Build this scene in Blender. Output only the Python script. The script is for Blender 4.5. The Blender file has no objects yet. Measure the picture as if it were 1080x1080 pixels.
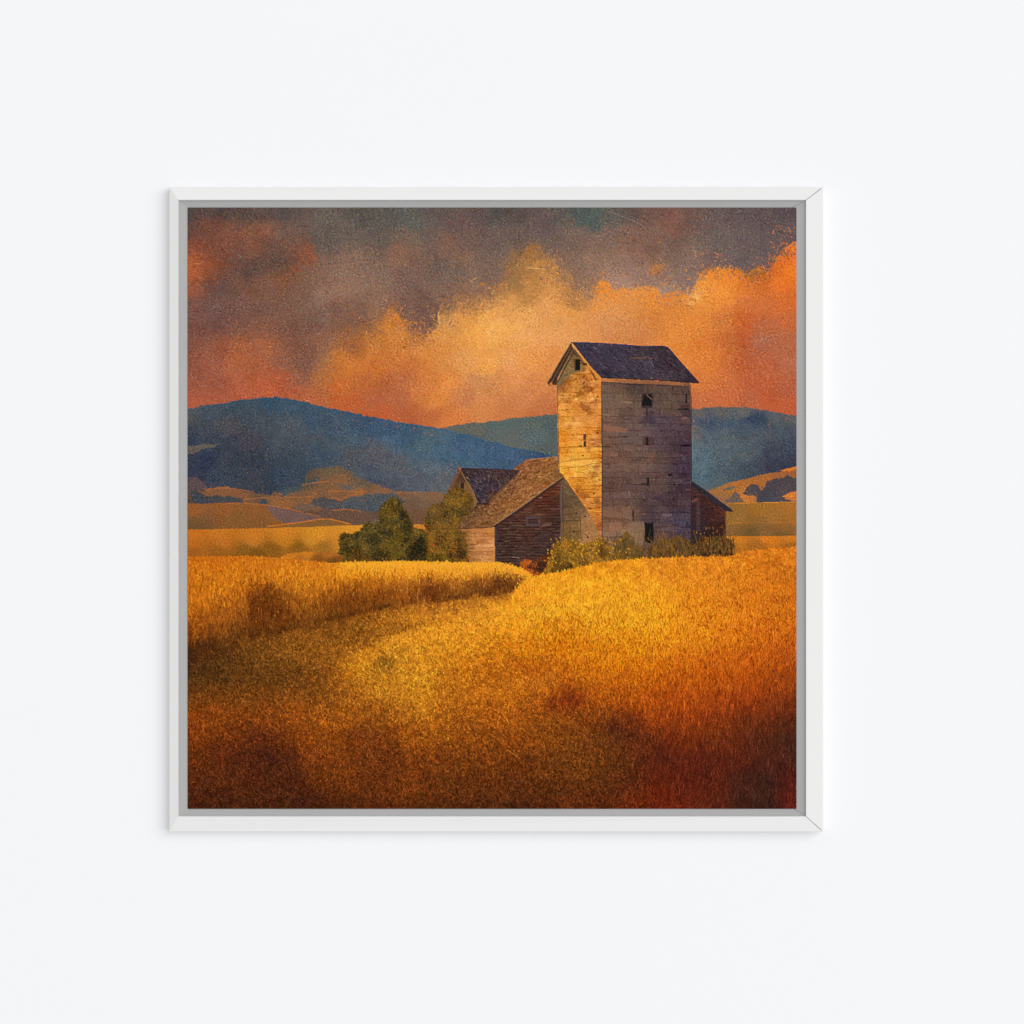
import math
import numpy as np

# =====================================================================
#  1. The printed picture, painted in code.  Units: millimetres on the
#     wall (x to the right, y downwards); colours are sRGB 0..255.
# =====================================================================
PX0, PX1, PY0, PY1 = 198.0, 840.0, 219.0, 853.0
SS = 2.5                                     # working samples per millimetre
PW, PH = int((PX1 - PX0) * SS), int((PY1 - PY0) * SS)
PW -= PW % 2
PH -= PH % 2


def paint():
    rng = np.random.default_rng(11)
    gx = (PX0 + (np.arange(PW) + .5) / PW * (PX1 - PX0)).astype(np.float32)
    gy = (PY0 + (np.arange(PH) + .5) / PH * (PY1 - PY0)).astype(np.float32)
    X, Y = np.meshgrid(gx, gy)

    # ---------------------------------------------------------- helpers
    def lattice(sx, sy, seed):
        """smooth value noise, cell sx by sy mm, about -1..1"""
        r = np.random.default_rng(seed)
        nx, ny = int((PX1 - PX0) / sx) + 4, int((PY1 - PY0) / sy) + 4
        g = r.uniform(-1, 1, (ny, nx)).astype(np.float32)
        fx, fy = (gx - PX0) / sx + r.uniform(0, 1), (gy - PY0) / sy + r.uniform(0, 1)
        ix, iy = fx.astype(int), fy.astype(int)
        tx, ty = fx - ix, fy - iy
        tx, ty = tx * tx * (3 - 2 * tx), ty * ty * (3 - 2 * ty)
        rows = g[iy] * (1 - ty)[:, None] + g[iy + 1] * ty[:, None]
        return rows[:, ix] * (1 - tx) + rows[:, ix + 1] * tx

    def turned(s, seed, th, win):
        """the same noise on a turned grid (on a coarser raster for big cells)"""
        r = np.random.default_rng(seed)
        st = max(1, min(int(s * SS / 5), 8))
        xs, ys = gx[win[1]][::st], gy[win[0]][::st]
        n = int(950 / s) + 6
        g = r.uniform(-1, 1, (n, n)).astype(np.float32)
        c_, s_ = math.cos(th), math.sin(th)
        u = ((xs - 519)[None, :] * c_ + (ys - 536)[:, None] * s_) / s + n / 2
        v = (-(xs - 519)[None, :] * s_ + (ys - 536)[:, None] * c_) / s + n / 2
        iu, iv = u.astype(np.int32), v.astype(np.int32)
        tu, tv = u - iu, v - iv
        tu, tv = tu * tu * (3 - 2 * tu), tv * tv * (3 - 2 * tv)
        a = (g[iv, iu] * (1 - tu) + g[iv, iu + 1] * tu) * (1 - tv) + (g[iv + 1, iu] * (1 - tu) + g[iv + 1, iu + 1] * tu) * tv
        return upsample(a, st, win)

    def upsample(a, st, win):
        hh, ww = win[0].stop - win[0].start, win[1].stop - win[1].start
        if st == 1:
            return a.astype(np.float32)
        fx = np.clip(np.arange(ww) / st, 0, a.shape[1] - 1.001)
        fy = np.clip(np.arange(hh) / st, 0, a.shape[0] - 1.001)
        ix, iy = fx.astype(int), fy.astype(int)
        tx, ty = (fx - ix).astype(np.float32), (fy - iy).astype(np.float32)
        rows = a[iy] * (1 - ty)[:, None] + a[iy + 1] * ty[:, None]
        return (rows[:, ix] * (1 - tx) + rows[:, ix + 1] * tx).astype(np.float32)

    FULL = (slice(0, PH), slice(0, PW))

    def fbm(s, seed, octaves=4, gain=.55, win=FULL):
        out, a, tot = 0, 1.0, 0
        for k in range(octaves):
            out = out + a * turned(s, seed * 37 + k, .5 + 1.1 * k, win)
            tot += a
            a *= gain
            s *= .5
        return out / tot * 1.5

    def smooth(a, b, v):
        t = np.clip((v - a) / (b - a + 1e-9), 0, 1)
        return t * t * (3 - 2 * t)

    def field(pts, soft=9.0, power=2.0, warp=0.0, seed=1, wscale=30):
        """smooth colour field through (x, y, r, g, b) swatches"""
        p = np.array(pts, np.float32)
        st = 4
        pad = 40
        win = (slice(int(max((p[:, 1].min() - pad - PY0) * SS, 0)), int(min((p[:, 1].max() + pad - PY0) * SS + 1, PH))),
               slice(int(max((p[:, 0].min() - pad - PX0) * SS, 0)), int(min((p[:, 0].max() + pad - PX0) * SS + 1, PW))))
        xs, ys = gx[win[1]][::st], gy[win[0]][::st]
        num = np.zeros((len(ys), len(xs), 3), np.float32)
        den = np.zeros((len(ys), len(xs)), np.float32)
        for x, y, r, g, b in p:
            d2 = (xs[None, :] - x) ** 2 + (1.35 * (ys[:, None] - y)) ** 2
            w = 1 / (d2 + soft * soft) ** power
            den += w
            num += w[..., None] * np.array([r, g, b], np.float32)
        f = num / den[..., None]
        u, v = X[win] - xs[0], Y[win] - ys[0]
        if warp:
            u = u + warp * fbm(wscale, seed, 4, win=win)
            v = v + warp * fbm(wscale, seed + 50, 4, win=win)
        fx = np.clip(u * (SS / st), 0, f.shape[1] - 1.001)
        fy = np.clip(v * (SS / st), 0, f.shape[0] - 1.001)
        ix, iy = fx.astype(np.int32), fy.astype(np.int32)
        tx, ty = fx - ix, fy - iy
        k = iy * f.shape[1] + ix
        out = np.zeros((PH, PW, 3), np.float32)
        nx = f.shape[1]
        for ch in range(3):
            q = np.ascontiguousarray(f[..., ch]).reshape(-1)
            out[win + (ch,)] = (q[k] * (1 - tx) + q[k + 1] * tx) * (1 - ty) + (q[k + nx] * (1 - tx) + q[k + nx + 1] * tx) * ty
        return out

    NU, NV = fbm(7, 301, 3), fbm(7, 302, 3)          # edge wobble

    def poly(pts, wob=0.0, blur=0, window=False):
        p = np.array(pts, np.float32)
        pad = 3 + wob * 2
        x0 = max(int((p[:, 0].min() - pad - PX0) * SS), 0)
        x1 = min(int((p[:, 0].max() + pad - PX0) * SS) + 1, PW)
        y0 = max(int((p[:, 1].min() - pad - PY0) * SS), 0)
        y1 = min(int((p[:, 1].max() + pad - PY0) * SS) + 1, PH)
        m = None if window else np.zeros((PH, PW), np.float32)
        if x1 <= x0 or y1 <= y0:
            return (None, None) if window else m
        u = X[y0:y1, x0:x1] + wob * NU[y0:y1, x0:x1]
        v = Y[y0:y1, x0:x1] + wob * NV[y0:y1, x0:x1]
        ins = np.zeros(u.shape, bool)
        n = len(p)
        for i in range(n):
            xa, ya = p[i]
            xb, yb = p[(i + 1) % n]
            if ya == yb:
                continue
            c = ((ya > v) != (yb > v)) & (u < (xb - xa) * (v - ya) / (yb - ya) + xa)
            ins ^= c
        if window:
            return ins.astype(np.float32), (slice(y0, y1), slice(x0, x1))
        m[y0:y1, x0:x1] = ins
        if blur:
            m = box(m, blur)
        return m

    def box(a, r, times=2):
        r = max(int(r * SS), 1)
        for _ in range(times):
            for ax in (0, 1):
                pad = [(0, 0)] * a.ndim
                pad[ax] = (r + 1, r)
                c = np.cumsum(np.pad(a, pad, mode='edge'), axis=ax, dtype=np.float64)
                n = 2 * r + 1
                a = (np.take(c, range(n, c.shape[ax]), ax)
                     - np.take(c, range(0, c.shape[ax] - n), ax)) / n
                a = a.astype(np.float32)
        return a

    def lay(mask, col):
        nonlocal img
        col = np.asarray(col, np.float32)
        rr, cc = np.flatnonzero(mask.any(1)), np.flatnonzero(mask.any(0))
        if len(rr) == 0:
            return
        w = (slice(rr[0], rr[-1] + 1), slice(cc[0], cc[-1] + 1))
        m = mask[w][..., None]
        img[w] = img[w] * (1 - m) + (col[w] if col.ndim == 3 else col) * m

    def height(knots, x=None):
        k = np.array(knots, np.float32)
        return np.interp(gx if x is None else x, k[:, 0], k[:, 1]).astype(np.float32)

    def strokes(x, y, length, ang, width, col, alpha=1.0, bend=0.0, mask=None):
        """n short brush strokes, painted in the given order"""
        nonlocal img
        n = len(x)
        length = np.broadcast_to(length, n)
        ang = np.broadcast_to(ang, n)
        bend = np.broadcast_to(bend, n)
        alpha = np.broadcast_to(alpha, n)
        col = np.broadcast_to(np.asarray(col, np.float32), (n, 3))
        K = max(int(np.max(length) * SS * 1.3), 2)
        J = max(int(round(width * SS)), 1)
        flat = img.reshape(-1, 3)
        mf = None if mask is None else mask.reshape(-1)
        for k in range(K):
            t = k / (K - 1)
            a = ang + bend * t
            cx = x + np.cos(ang + bend * t * .5) * length * t
            cy = y + np.sin(ang + bend * t * .5) * length * t
            taper = 1 - .6 * abs(2 * t - 1) ** 2
            for j in range(J):
                o = (j - (J - 1) / 2) / SS * taper
                ix = ((cx - np.sin(a) * o - PX0) * SS).astype(int)
                iy = ((cy + np.cos(a) * o - PY0) * SS).astype(int)
                ok = (ix >= 0) & (ix < PW) & (iy >= 0) & (iy < PH)
                idx = (iy * PW + ix)[ok]
                al = alpha[ok]
                if mf is not None:
                    al = al * mf[idx]
                al = al[:, None]
                flat[idx] = flat[idx] * (1 - al) + col[ok] * al

    def pick(a, x, y):
        ix = np.clip(((x - PX0) * SS).astype(int), 0, PW - 1)
        iy = np.clip(((y - PY0) * SS).astype(int), 0, PH - 1)
        return a[iy, ix]

    def scatter(mask, n, seed):
        r = np.random.default_rng(seed)
        ys, xs = np.nonzero(mask > .5)
        if len(xs) == 0:
            return np.zeros(0, np.float32), np.zeros(0, np.float32)
        s = r.integers(0, len(xs), n)
        return gx[xs[s]] + r.uniform(-.3, .3, n).astype(np.float32), gy[ys[s]] + r.uniform(-.3, .3, n).astype(np.float32)

    def line(pts, width, col, alpha=1.0, wob=.35, seed=5):
        """a thin drawn line along points"""
        r = np.random.default_rng(seed + int(pts[0][0] * 7 + pts[0][1]))
        for (xa, ya), (xb, yb) in zip(pts[:-1], pts[1:]):
            L = math.hypot(xb - xa, yb - ya)
            strokes(np.array([xa]), np.array([ya]), L, math.atan2(yb - ya, xb - xa), width, col, alpha)

    def scumble(n, ymax, reach, length, width, alpha, seed, ymin=219.0, mask=None):
        """broken colour: dabs carrying the hue of a neighbouring spot"""
        r = np.random.default_rng(seed)
        x, y = r.uniform(198, 840, n), r.uniform(ymin, ymax, n)
        a = r.uniform(0, 6.28, n)
        d = reach * np.abs(r.normal(0, 1, n))
        c = pick(img, x + d * np.cos(a), np.minimum(y + d * np.sin(a), ymax)) + r.normal(0, 7, (n, 1)) + r.normal(0, 4, (n, 3))
        strokes(x, y, length * r.uniform(.5, 1.4, n), r.uniform(-3.1, 3.1, n), width, c, alpha, bend=r.normal(0, .7, n), mask=mask)

    # ------------------------------------------------------------- sky
    N = [  # swatches shared by dark sky and lit cloud
        (203, 224, 70, 64, 66), (225, 226, 70, 62, 62), (250, 226, 76, 64, 62), (275, 228, 80, 70, 66), (300, 226, 80, 74, 72),
        (318, 234, 94, 80, 74),
        (202, 243, 92, 64, 58), (222, 240, 112, 66, 52), (240, 246, 122, 70, 52), (262, 244, 130, 78, 56), (280, 248, 132, 80, 58),
        (300, 250, 106, 82, 70),
        (203, 262, 130, 66, 44), (225, 262, 122, 66, 50), (248, 264, 116, 70, 56), (272, 262, 122, 74, 56), (290, 262, 96, 70, 60),
        (308, 264, 116, 70, 54), (324, 268, 140, 72, 44), (200, 284, 178, 84, 36), (210, 283, 172, 82, 38), (224, 284, 140, 70, 42),
        (245, 280, 98, 66, 56), (262, 282, 84, 68, 62), (282, 276, 92, 70, 60), (296, 280, 74, 66, 62), (308, 288, 126, 76, 50),
        (296, 296, 132, 78, 50), (330, 292, 116, 84, 68), (203, 304, 158, 80, 46), (222, 300, 104, 68, 58), (240, 306, 92, 68, 62),
        (262, 302, 116, 76, 58), (288, 306, 118, 80, 62), (312, 306, 116, 84, 68), (340, 310, 128, 98, 80),
        (203, 322, 108, 70, 64), (225, 328, 104, 74, 70), (250, 322, 112, 76, 68), (280, 326, 114, 80, 68), (310, 326, 118, 84, 68),
        (336, 330, 112, 84, 70), (203, 345, 112, 68, 58), (225, 346, 108, 68, 60), (250, 342, 118, 76, 64), (278, 344, 130, 82, 62),
        (305, 346, 118, 78, 62), (330, 346, 116, 80, 66), (203, 364, 126, 74, 58), (228, 362, 142, 78, 54), (252, 368, 168, 88, 46),
        (280, 366, 160, 86, 50), (305, 366, 132, 80, 58), (328, 364, 120, 78, 60), (345, 356, 128, 86, 62),
        (203, 384, 138, 72, 54), (225, 384, 152, 80, 56), (250, 382, 172, 88, 46), (275, 384, 168, 86, 48), (296, 382, 140, 82, 60),
        (318, 386, 122, 82, 66), (203, 404, 148, 76, 54), (228, 404, 152, 78, 56), (252, 400, 170, 82, 50), (276, 406, 184, 84, 46),
        (292, 400, 176, 80, 46), (312, 402, 134, 84, 62), (205, 422, 172, 78, 46), (230, 418, 168, 78, 48), (255, 412, 176, 80, 46),
        (285, 413, 190, 82, 42), (310, 414, 180, 86, 48), (330, 418, 188, 94, 48)]
    D = N + [
        (335, 228, 88, 84, 80), (355, 240, 86, 82, 76), (380, 226, 76, 76, 72), (405, 234, 76, 78, 74), (430, 228, 74, 82, 80),
        (440, 240, 78, 84, 80), (462, 230, 82, 76, 76), (485, 236, 90, 76, 74), (505, 226, 82, 72, 72), (520, 226, 72, 72, 70),
        (548, 228, 78, 72, 70), (570, 234, 86, 76, 78), (595, 232, 82, 80, 76), (618, 228, 68, 84, 84), (628, 234, 66, 86, 86),
        (645, 232, 82, 86, 82), (665, 226, 84, 76, 74), (690, 228, 98, 76, 70), (705, 236, 116, 80, 70), (728, 228, 96, 78, 74),
        (755, 232, 88, 78, 78), (780, 228, 84, 76, 78), (805, 232, 80, 72, 76), (836, 226, 76, 70, 74),
        (335, 250, 80, 78, 74), (345, 264, 82, 76, 72), (360, 256, 92, 84, 78), (385, 256, 92, 82, 76), (400, 246, 82, 80, 74),
        (430, 254, 104, 88, 78), (452, 250, 96, 84, 78), (475, 256, 112, 86, 74), (500, 252, 100, 82, 76), (522, 250, 92, 82, 78),
        (548, 250, 92, 82, 78), (570, 252, 92, 82, 82), (592, 252, 98, 86, 80), (615, 250, 108, 92, 82), (640, 250, 112, 94, 84),
        (664, 250, 116, 88, 76), (690, 250, 110, 88, 76), (710, 254, 104, 84, 74), (735, 252, 96, 84, 78), (760, 250, 92, 86, 84),
        (785, 250, 88, 80, 80), (810, 252, 86, 78, 80), (830, 246, 84, 76, 80),
        (350, 282, 116, 92, 78), (372, 276, 120, 98, 84), (396, 272, 110, 90, 78), (422, 268, 124, 92, 72), (445, 274, 110, 86, 74),
        (468, 280, 92, 82, 78), (490, 274, 118, 94, 76), (512, 276, 104, 90, 82), (524, 292, 108, 92, 82), (545, 250, 96, 84, 78),
        (600, 272, 110, 92, 80), (625, 270, 122, 100, 84), (650, 272, 122, 98, 84), (672, 268, 120, 92, 80), (686, 262, 104, 80, 70),
        (700, 268, 112, 88, 76), (722, 270, 110, 94, 84), (745, 268, 102, 90, 84), (770, 266, 94, 86, 84), (795, 268, 88, 80, 82),
        (814, 268, 84, 78, 82), (360, 302, 132, 104, 86), (385, 298, 124, 102, 88), (408, 296, 116, 96, 82), (432, 294, 104, 86, 76),
        (455, 298, 102, 84, 76), (478, 298, 102, 88, 80), (500, 294, 112, 94, 82), (600, 288, 122, 98, 82), (625, 290, 132, 106, 90),
        (650, 292, 136, 112, 98), (670, 288, 132, 108, 98), (700, 292, 130, 106, 94), (722, 290, 118, 102, 94), (740, 278, 110, 92, 86),
        (765, 278, 100, 88, 86), (785, 280, 84, 82, 84), (805, 280, 92, 82, 82),
        (355, 330, 110, 80, 68), (375, 322, 112, 84, 70), (400, 316, 122, 96, 80), (425, 312, 110, 86, 76), (430, 330, 102, 78, 70),
        (450, 322, 98, 76, 68), (472, 312, 112, 88, 76), (490, 310, 120, 92, 74), (448, 342, 106, 78, 68), (420, 326, 116, 86, 68),
        (618, 308, 136, 108, 84), (650, 304, 146, 120, 106), (700, 310, 142, 120, 108), (722, 306, 120, 104, 100), (515, 305, 128, 98, 76),
        (380, 338, 110, 80, 66)]
    O = N + [
        (352, 366, 168, 108, 58), (368, 352, 158, 102, 58), (362, 376, 196, 120, 52), (385, 346, 178, 112, 54), (400, 350, 190, 122, 56),
        (420, 342, 212, 130, 48), (418, 352, 204, 132, 62), (440, 356, 170, 110, 62), (372, 366, 150, 92, 58), (395, 366, 196, 122, 58), (420, 372, 204, 126, 58),
        (445, 364, 214, 140, 66), (470, 344, 206, 150, 84), (466, 356, 214, 144, 70), (490, 336, 222, 152, 76), (482, 360, 226, 152, 74),
        (492, 318, 176, 124, 66), (510, 330, 232, 164, 84), (506, 350, 238, 164, 78), (525, 345, 242, 176, 90), (530, 326, 218, 156, 86),
        (520, 312, 180, 128, 74), (545, 335, 234, 168, 92), (540, 300, 150, 112, 72), (538, 280, 140, 106, 72), (550, 272, 152, 112, 68),
        (566, 268, 162, 114, 62), (570, 282, 192, 138, 76), (556, 290, 168, 122, 72), (575, 296, 190, 136, 76), (560, 306, 186, 132, 70),
        (590, 300, 204, 144, 78), (604, 302, 168, 122, 74), (585, 314, 220, 154, 84), (605, 316, 176, 126, 76), (575, 330, 226, 160, 92), (600, 330, 226, 156, 78),
        (555, 350, 232, 166, 96), (585, 350, 226, 160, 96), (610, 344, 224, 154, 86), (634, 302, 232, 142, 50), (642, 308, 228, 138, 52),
        (632, 322, 224, 150, 76), (652, 310, 222, 142, 64), (668, 312, 214, 142, 72), (680, 308, 228, 146, 66), (656, 330, 216, 148, 82),
        (640, 342, 210, 144, 88), (668, 344, 206, 138, 82), (690, 318, 222, 138, 58), (705, 314, 214, 124, 50), (720, 316, 218, 132, 56),
        (690, 336, 202, 122, 56), (712, 334, 216, 136, 60), (735, 314, 240, 168, 84), (740, 298, 240, 150, 56), (756, 292, 234, 138, 48), (770, 296, 232, 134, 50),
        (755, 308, 240, 150, 58), (784, 302, 222, 122, 48), (794, 288, 160, 100, 34), (806, 290, 180, 100, 34), (800, 302, 206, 110, 46),
        (816, 288, 214, 106, 42), (822, 272, 222, 106, 38), (834, 266, 228, 116, 40), (836, 288, 236, 126, 38), (826, 302, 230, 118, 42),
        (765, 320, 228, 138, 58), (745, 326, 228, 144, 62), (788, 322, 206, 114, 58), (812, 318, 208, 116, 60), (834, 316, 212, 110, 48),
        (735, 345, 226, 138, 56), (760, 340, 206, 122, 58), (786, 338, 200, 98, 48), (808, 342, 188, 104, 66), (834, 340, 198, 108, 58),
        (680, 358, 206, 130, 72), (655, 358, 206, 134, 76), (712, 360, 224, 140, 60), (740, 364, 216, 124, 50), (764, 362, 196, 110, 54), (785, 360, 186, 92, 52),
        (802, 362, 172, 106, 80), (820, 364, 178, 104, 72), (836, 360, 182, 106, 70), (722, 378, 222, 134, 58), (745, 384, 222, 132, 56),
        (765, 382, 204, 114, 54), (786, 382, 186, 94, 54), (806, 384, 184, 98, 62), (832, 384, 178, 104, 76), (742, 402, 212, 122, 58),
        (764, 402, 200, 112, 60), (790, 404, 192, 100, 60), (814, 404, 186, 94, 58), (836, 406, 178, 96, 68), (738, 420, 196, 112, 70),
        (762, 420, 198, 108, 64), (790, 422, 182, 98, 64), (815, 424, 186, 92, 54), (836, 430, 188, 92, 56),
        (372, 390, 208, 124, 52), (396, 386, 200, 116, 52), (358, 404, 198, 110, 48), (380, 402, 186, 104, 54), (405, 402, 176, 98, 58),
        (430, 388, 194, 110, 56), (450, 380, 216, 140, 66), (345, 396, 190, 112, 52), (428, 404, 184, 106, 64), (452, 398, 206, 124, 60),
        (470, 384, 214, 140, 70), (492, 380, 222, 156, 88), (512, 384, 238, 164, 76), (476, 402, 224, 142, 66), (498, 402, 204, 142, 90),
        (518, 404, 204, 138, 84), (535, 384, 228, 160, 94), (560, 380, 232, 156, 80), (540, 404, 222, 146, 84), (565, 404, 212, 136, 78),
        (583, 380, 224, 146, 78), (582, 410, 206, 128, 74), (345, 418, 190, 98, 50), (368, 420, 190, 98, 54), (395, 420, 176, 98, 64),
        (420, 420, 178, 102, 66), (444, 418, 204, 124, 64), (465, 418, 218, 136, 64), (490, 418, 196, 126, 80), (515, 420, 212, 138, 78),
        (545, 422, 202, 130, 78), (575, 426, 198, 122, 74), (400, 436, 190, 96, 54), (430, 438, 180, 96, 58), (455, 438, 190, 106, 60),
        (480, 438, 208, 122, 62), (505, 436, 210, 134, 76), (535, 436, 198, 120, 68), (565, 436, 192, 112, 64), (585, 430, 196, 114, 66)]
    dark = field(D, 7, 2.2, 7, 3, 22)
    lit = field(O, 7, 2.2, 6, 7, 20)
    def muted(f, grey, warm, mul, add):
        l = f.mean(2, keepdims=True)
        g = f * (1 - grey) + l * np.array(warm, np.float32) * grey
        return g * np.array(mul, np.float32) + np.array(add, np.float32)

    dark = muted(dark, .10, (1.06, 1, .96), (1.09, 1.035, 1.0), (9, 6, 5))
    lit = muted(lit, .06, (1.12, 1, .9), (1.03, .985, .95), (0, 0, 0))
    yb = height([(198, 300), (330, 380), (346, 372), (360, 352), (380, 343), (400, 336), (420, 332), (434, 345), (446, 352), (455, 347),
                 (461, 344), (463.5, 328), (470, 326), (482, 316), (500, 311), (520, 312), (530, 296), (535, 272), (544, 264), (550, 268),
                 (560, 261), (569, 262), (577, 272), (586, 280), (589, 290), (600, 293), (610, 300), (620, 316), (624.5, 318), (627, 304),
                 (631, 298), (637, 295.5), (642, 298), (645.5, 304), (649, 306), (656, 304), (666, 306), (674, 303), (680, 303), (692, 304),
                 (696, 310), (699, 316), (703, 311), (709, 307.5), (720, 307), (726, 311), (730, 306), (734, 297), (738, 289), (746, 283.5),
                 (760, 282.5), (770, 284), (779, 283), (783, 287), (788, 291), (792, 285), (800, 282.5), (806, 286), (813, 285), (816, 278),
                 (820, 269), (825, 263), (832, 258), (842, 253)])
    so = height([(198, 40), (330, 24), (380, 12), (430, 7), (455, 4), (463, 2), (472, 7), (520, 9), (540, 5), (580, 5), (600, 7), (622, 4),
                 (628, 1.6), (842, 1.4)])
    so = np.where(gx < 624, so * 1.5, so * 1.3)
    edge = Y - yb + fbm(9, 21, 4) * np.where(gx < 624, 2.2 + so * .7, 2.2) + fbm(30, 22, 3) * so * .6
    cm = smooth(-so[None, :], so[None, :] + 0 * Y, edge)
    cm = np.where(X < 330, .5, cm).astype(np.float32)
    img = dark * (1 - cm[..., None]) + lit * cm[..., None]
    rim = np.exp(-np.clip(Y - yb[None], 0, 99) / 9) * smooth(-1, 2, Y - yb[None] + fbm(6, 23, 3) * 2) * smooth(622, 630, X) * (.5 + .5 * fbm(10, 24, 3))
    lay(np.clip(rim, 0, 1).astype(np.float32) * .5, (250, 158, 58))
    lay(np.exp(-((X - 515) / 42) ** 2 - ((Y - 345) / 22) ** 2).astype(np.float32) * np.clip(.5 + .6 * fbm(9, 25, 3), 0, 1) * .45, (250, 182, 92))
    img = np.where(X[..., None] < 350, muted(img, .16, (1.08, 1, .93), (1, 1, 1), (2, 2, 2)), img)
    # puffs detached from the cloud bank
    for px, py, rx, ry, c in [(692, 283, 9, 6, (214, 124, 34)), (686, 289, 5, 4, (196, 118, 50)), (525, 303, 4, 2.5, (214, 132, 46)),
                              (470.5, 317, 1.6, 1.8, (232, 130, 44)), (491, 301, 3, 2, (196, 122, 44)), (508, 300, 3, 1.6, (196, 118, 44)),
                              (436, 341, 4, 2, (214, 130, 44)), (660, 309, 3, 1.5, (232, 150, 66)), (332, 271, 4, 3, (170, 78, 40)),
                              (310, 284, 6, 3, (148, 78, 44)), (259, 306, 2, 3, (170, 84, 44)), (787, 336, 4, 3, (216, 100, 44)),
                              (806, 358, 6, 5, (168, 116, 96))]:
        d = ((X - px) / rx) ** 2 + ((Y - py) / ry) ** 2
        lay(np.clip(1.15 - d + 1.1 * fbm(4, int(px + py), 3), 0, 1) * .8, c)
    scumble(5000, 424, 16, 5.0, 1.6, .45, 40)
    scumble(16000, 424, 10, 3.6, 1.3, .5, 41)
    scumble(26000, 424, 5, 2.6, .9, .5, 42)
    # light creases at the junction of the two right-hand puffs
    lay(poly([(728, 316), (733, 310), (737, 311), (738, 316), (735, 318), (731, 314)], .5) * .7, (242, 182, 104))
    lay(poly([(723, 321), (729, 317), (734, 320), (731, 323)], .5) * .6, (240, 176, 98))
    strokes(np.array([722., 729., 724.]), np.array([322., 315., 323.]), np.array([6., 6., 8.]), np.array([.1, .7, .5]), .9, (166, 96, 44), .7)
    lay(poly([(461.5, 334), (462.6, 328), (464.5, 340), (464, 345)], .2) * .8, (222, 172, 104))
    # dark scumbles scratched into the sky
    sky_grain = None

    # ----------------------------------------------------------- hills
    tree_edge = fbm(5, 61, 3) * 1.1 + np.abs(fbm(3, 62, 2)) * 1.0
    far = field([(470, 452, 94, 100, 96), (500, 452, 100, 106, 100), (500, 462, 84, 102, 106), (530, 450, 86, 106, 108), (560, 446, 88, 106, 104),
                 (560, 462, 82, 106, 114), (582, 450, 82, 100, 104), (582, 470, 84, 98, 100), (545, 466, 92, 104, 104)], 6, 2, 5, 71, 14)
    y_far = height([(198, 900), (459, 900), (462, 452.5), (478, 449.5), (495, 447), (520, 444.5), (545, 441.5), (570, 439), (592, 437), (600, 437), (601, 900)])
    far = muted(far, .15, (1.06, 1, .94), (1.0, .97, .93), (2, 0, 0))
    lay(smooth(-.6, .6, Y - y_far[None] + tree_edge) * (X > 460) * (X < 598), far)
    near = field([(203, 436, 70, 86, 92), (225, 432, 60, 84, 98), (205, 452, 58, 76, 88), (250, 426, 54, 82, 98), (240, 446, 66, 76, 84),
                  (285, 424, 46, 86, 108), (275, 440, 62, 82, 94), (310, 428, 52, 90, 114), (310, 446, 70, 90, 100), (262, 464, 64, 70, 82),
                  (230, 462, 52, 70, 88), (210, 466, 46, 68, 90), (296, 466, 60, 80, 94), (330, 440, 54, 88, 112), (335, 460, 64, 86, 98),
                  (355, 448, 56, 86, 108), (215, 486, 42, 58, 84), (203, 494, 42, 58, 82), (245, 488, 50, 68, 84), (275, 490, 48, 66, 80),
                  (305, 486, 52, 74, 88), (240, 506, 48, 70, 88), (265, 508, 50, 66, 78), (285, 512, 46, 66, 82), (300, 502, 46, 72, 92), (320, 492, 54, 80, 96),
                  (345, 480, 58, 86, 104), (380, 448, 52, 88, 114), (372, 466, 62, 94, 114), (400, 452, 52, 92, 122), (415, 464, 58, 98, 126),
                  (395, 482, 84, 92, 102), (370, 480, 78, 90, 98), (430, 456, 54, 94, 122), (450, 462, 68, 106, 120), (440, 478, 66, 104, 126), (420, 490, 86, 98, 106), (390, 498, 66, 88, 106),
                  (405, 510, 70, 86, 102), (370, 500, 76, 90, 98), (450, 492, 78, 104, 118), (440, 508, 78, 94, 108), (470, 480, 62, 104, 130),
                  (462, 506, 88, 100, 108), (485, 470, 54, 98, 132), (500, 482, 56, 100, 130), (515, 476, 52, 96, 130), (530, 484, 52, 94, 128),
                  (545, 478, 52, 92, 128), (560, 480, 48, 86, 122), (575, 483, 46, 80, 118), (480, 512, 84, 100, 108)], 6, 2, 7, 81, 18)
    y_near = height([(198, 432), (212, 428.5), (235, 426.5), (255, 422), (275, 420), (290, 419.4), (310, 421.5), (330, 427), (350, 431.5),
                     (362, 434), (390, 439.5), (410, 443.5), (430, 447), (450, 450), (466, 453), (485, 458), (500, 461), (512, 465), (525, 467),
                     (540, 472), (560, 476), (575, 479), (600, 489), (601, 900)])
    mn = smooth(-.6, .6, Y - y_near[None] + tree_edge)
    near = muted(near, .20, (1.06, 1, .94), (.95, .94, .93), (7, 1, 2))
    lay(mn, near)
    lay(mn * np.exp(-np.clip(Y - y_near[None], 0, 99) / 1.6) * .4, (46, 86, 112))      # cool rim of the wooded ridge
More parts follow.
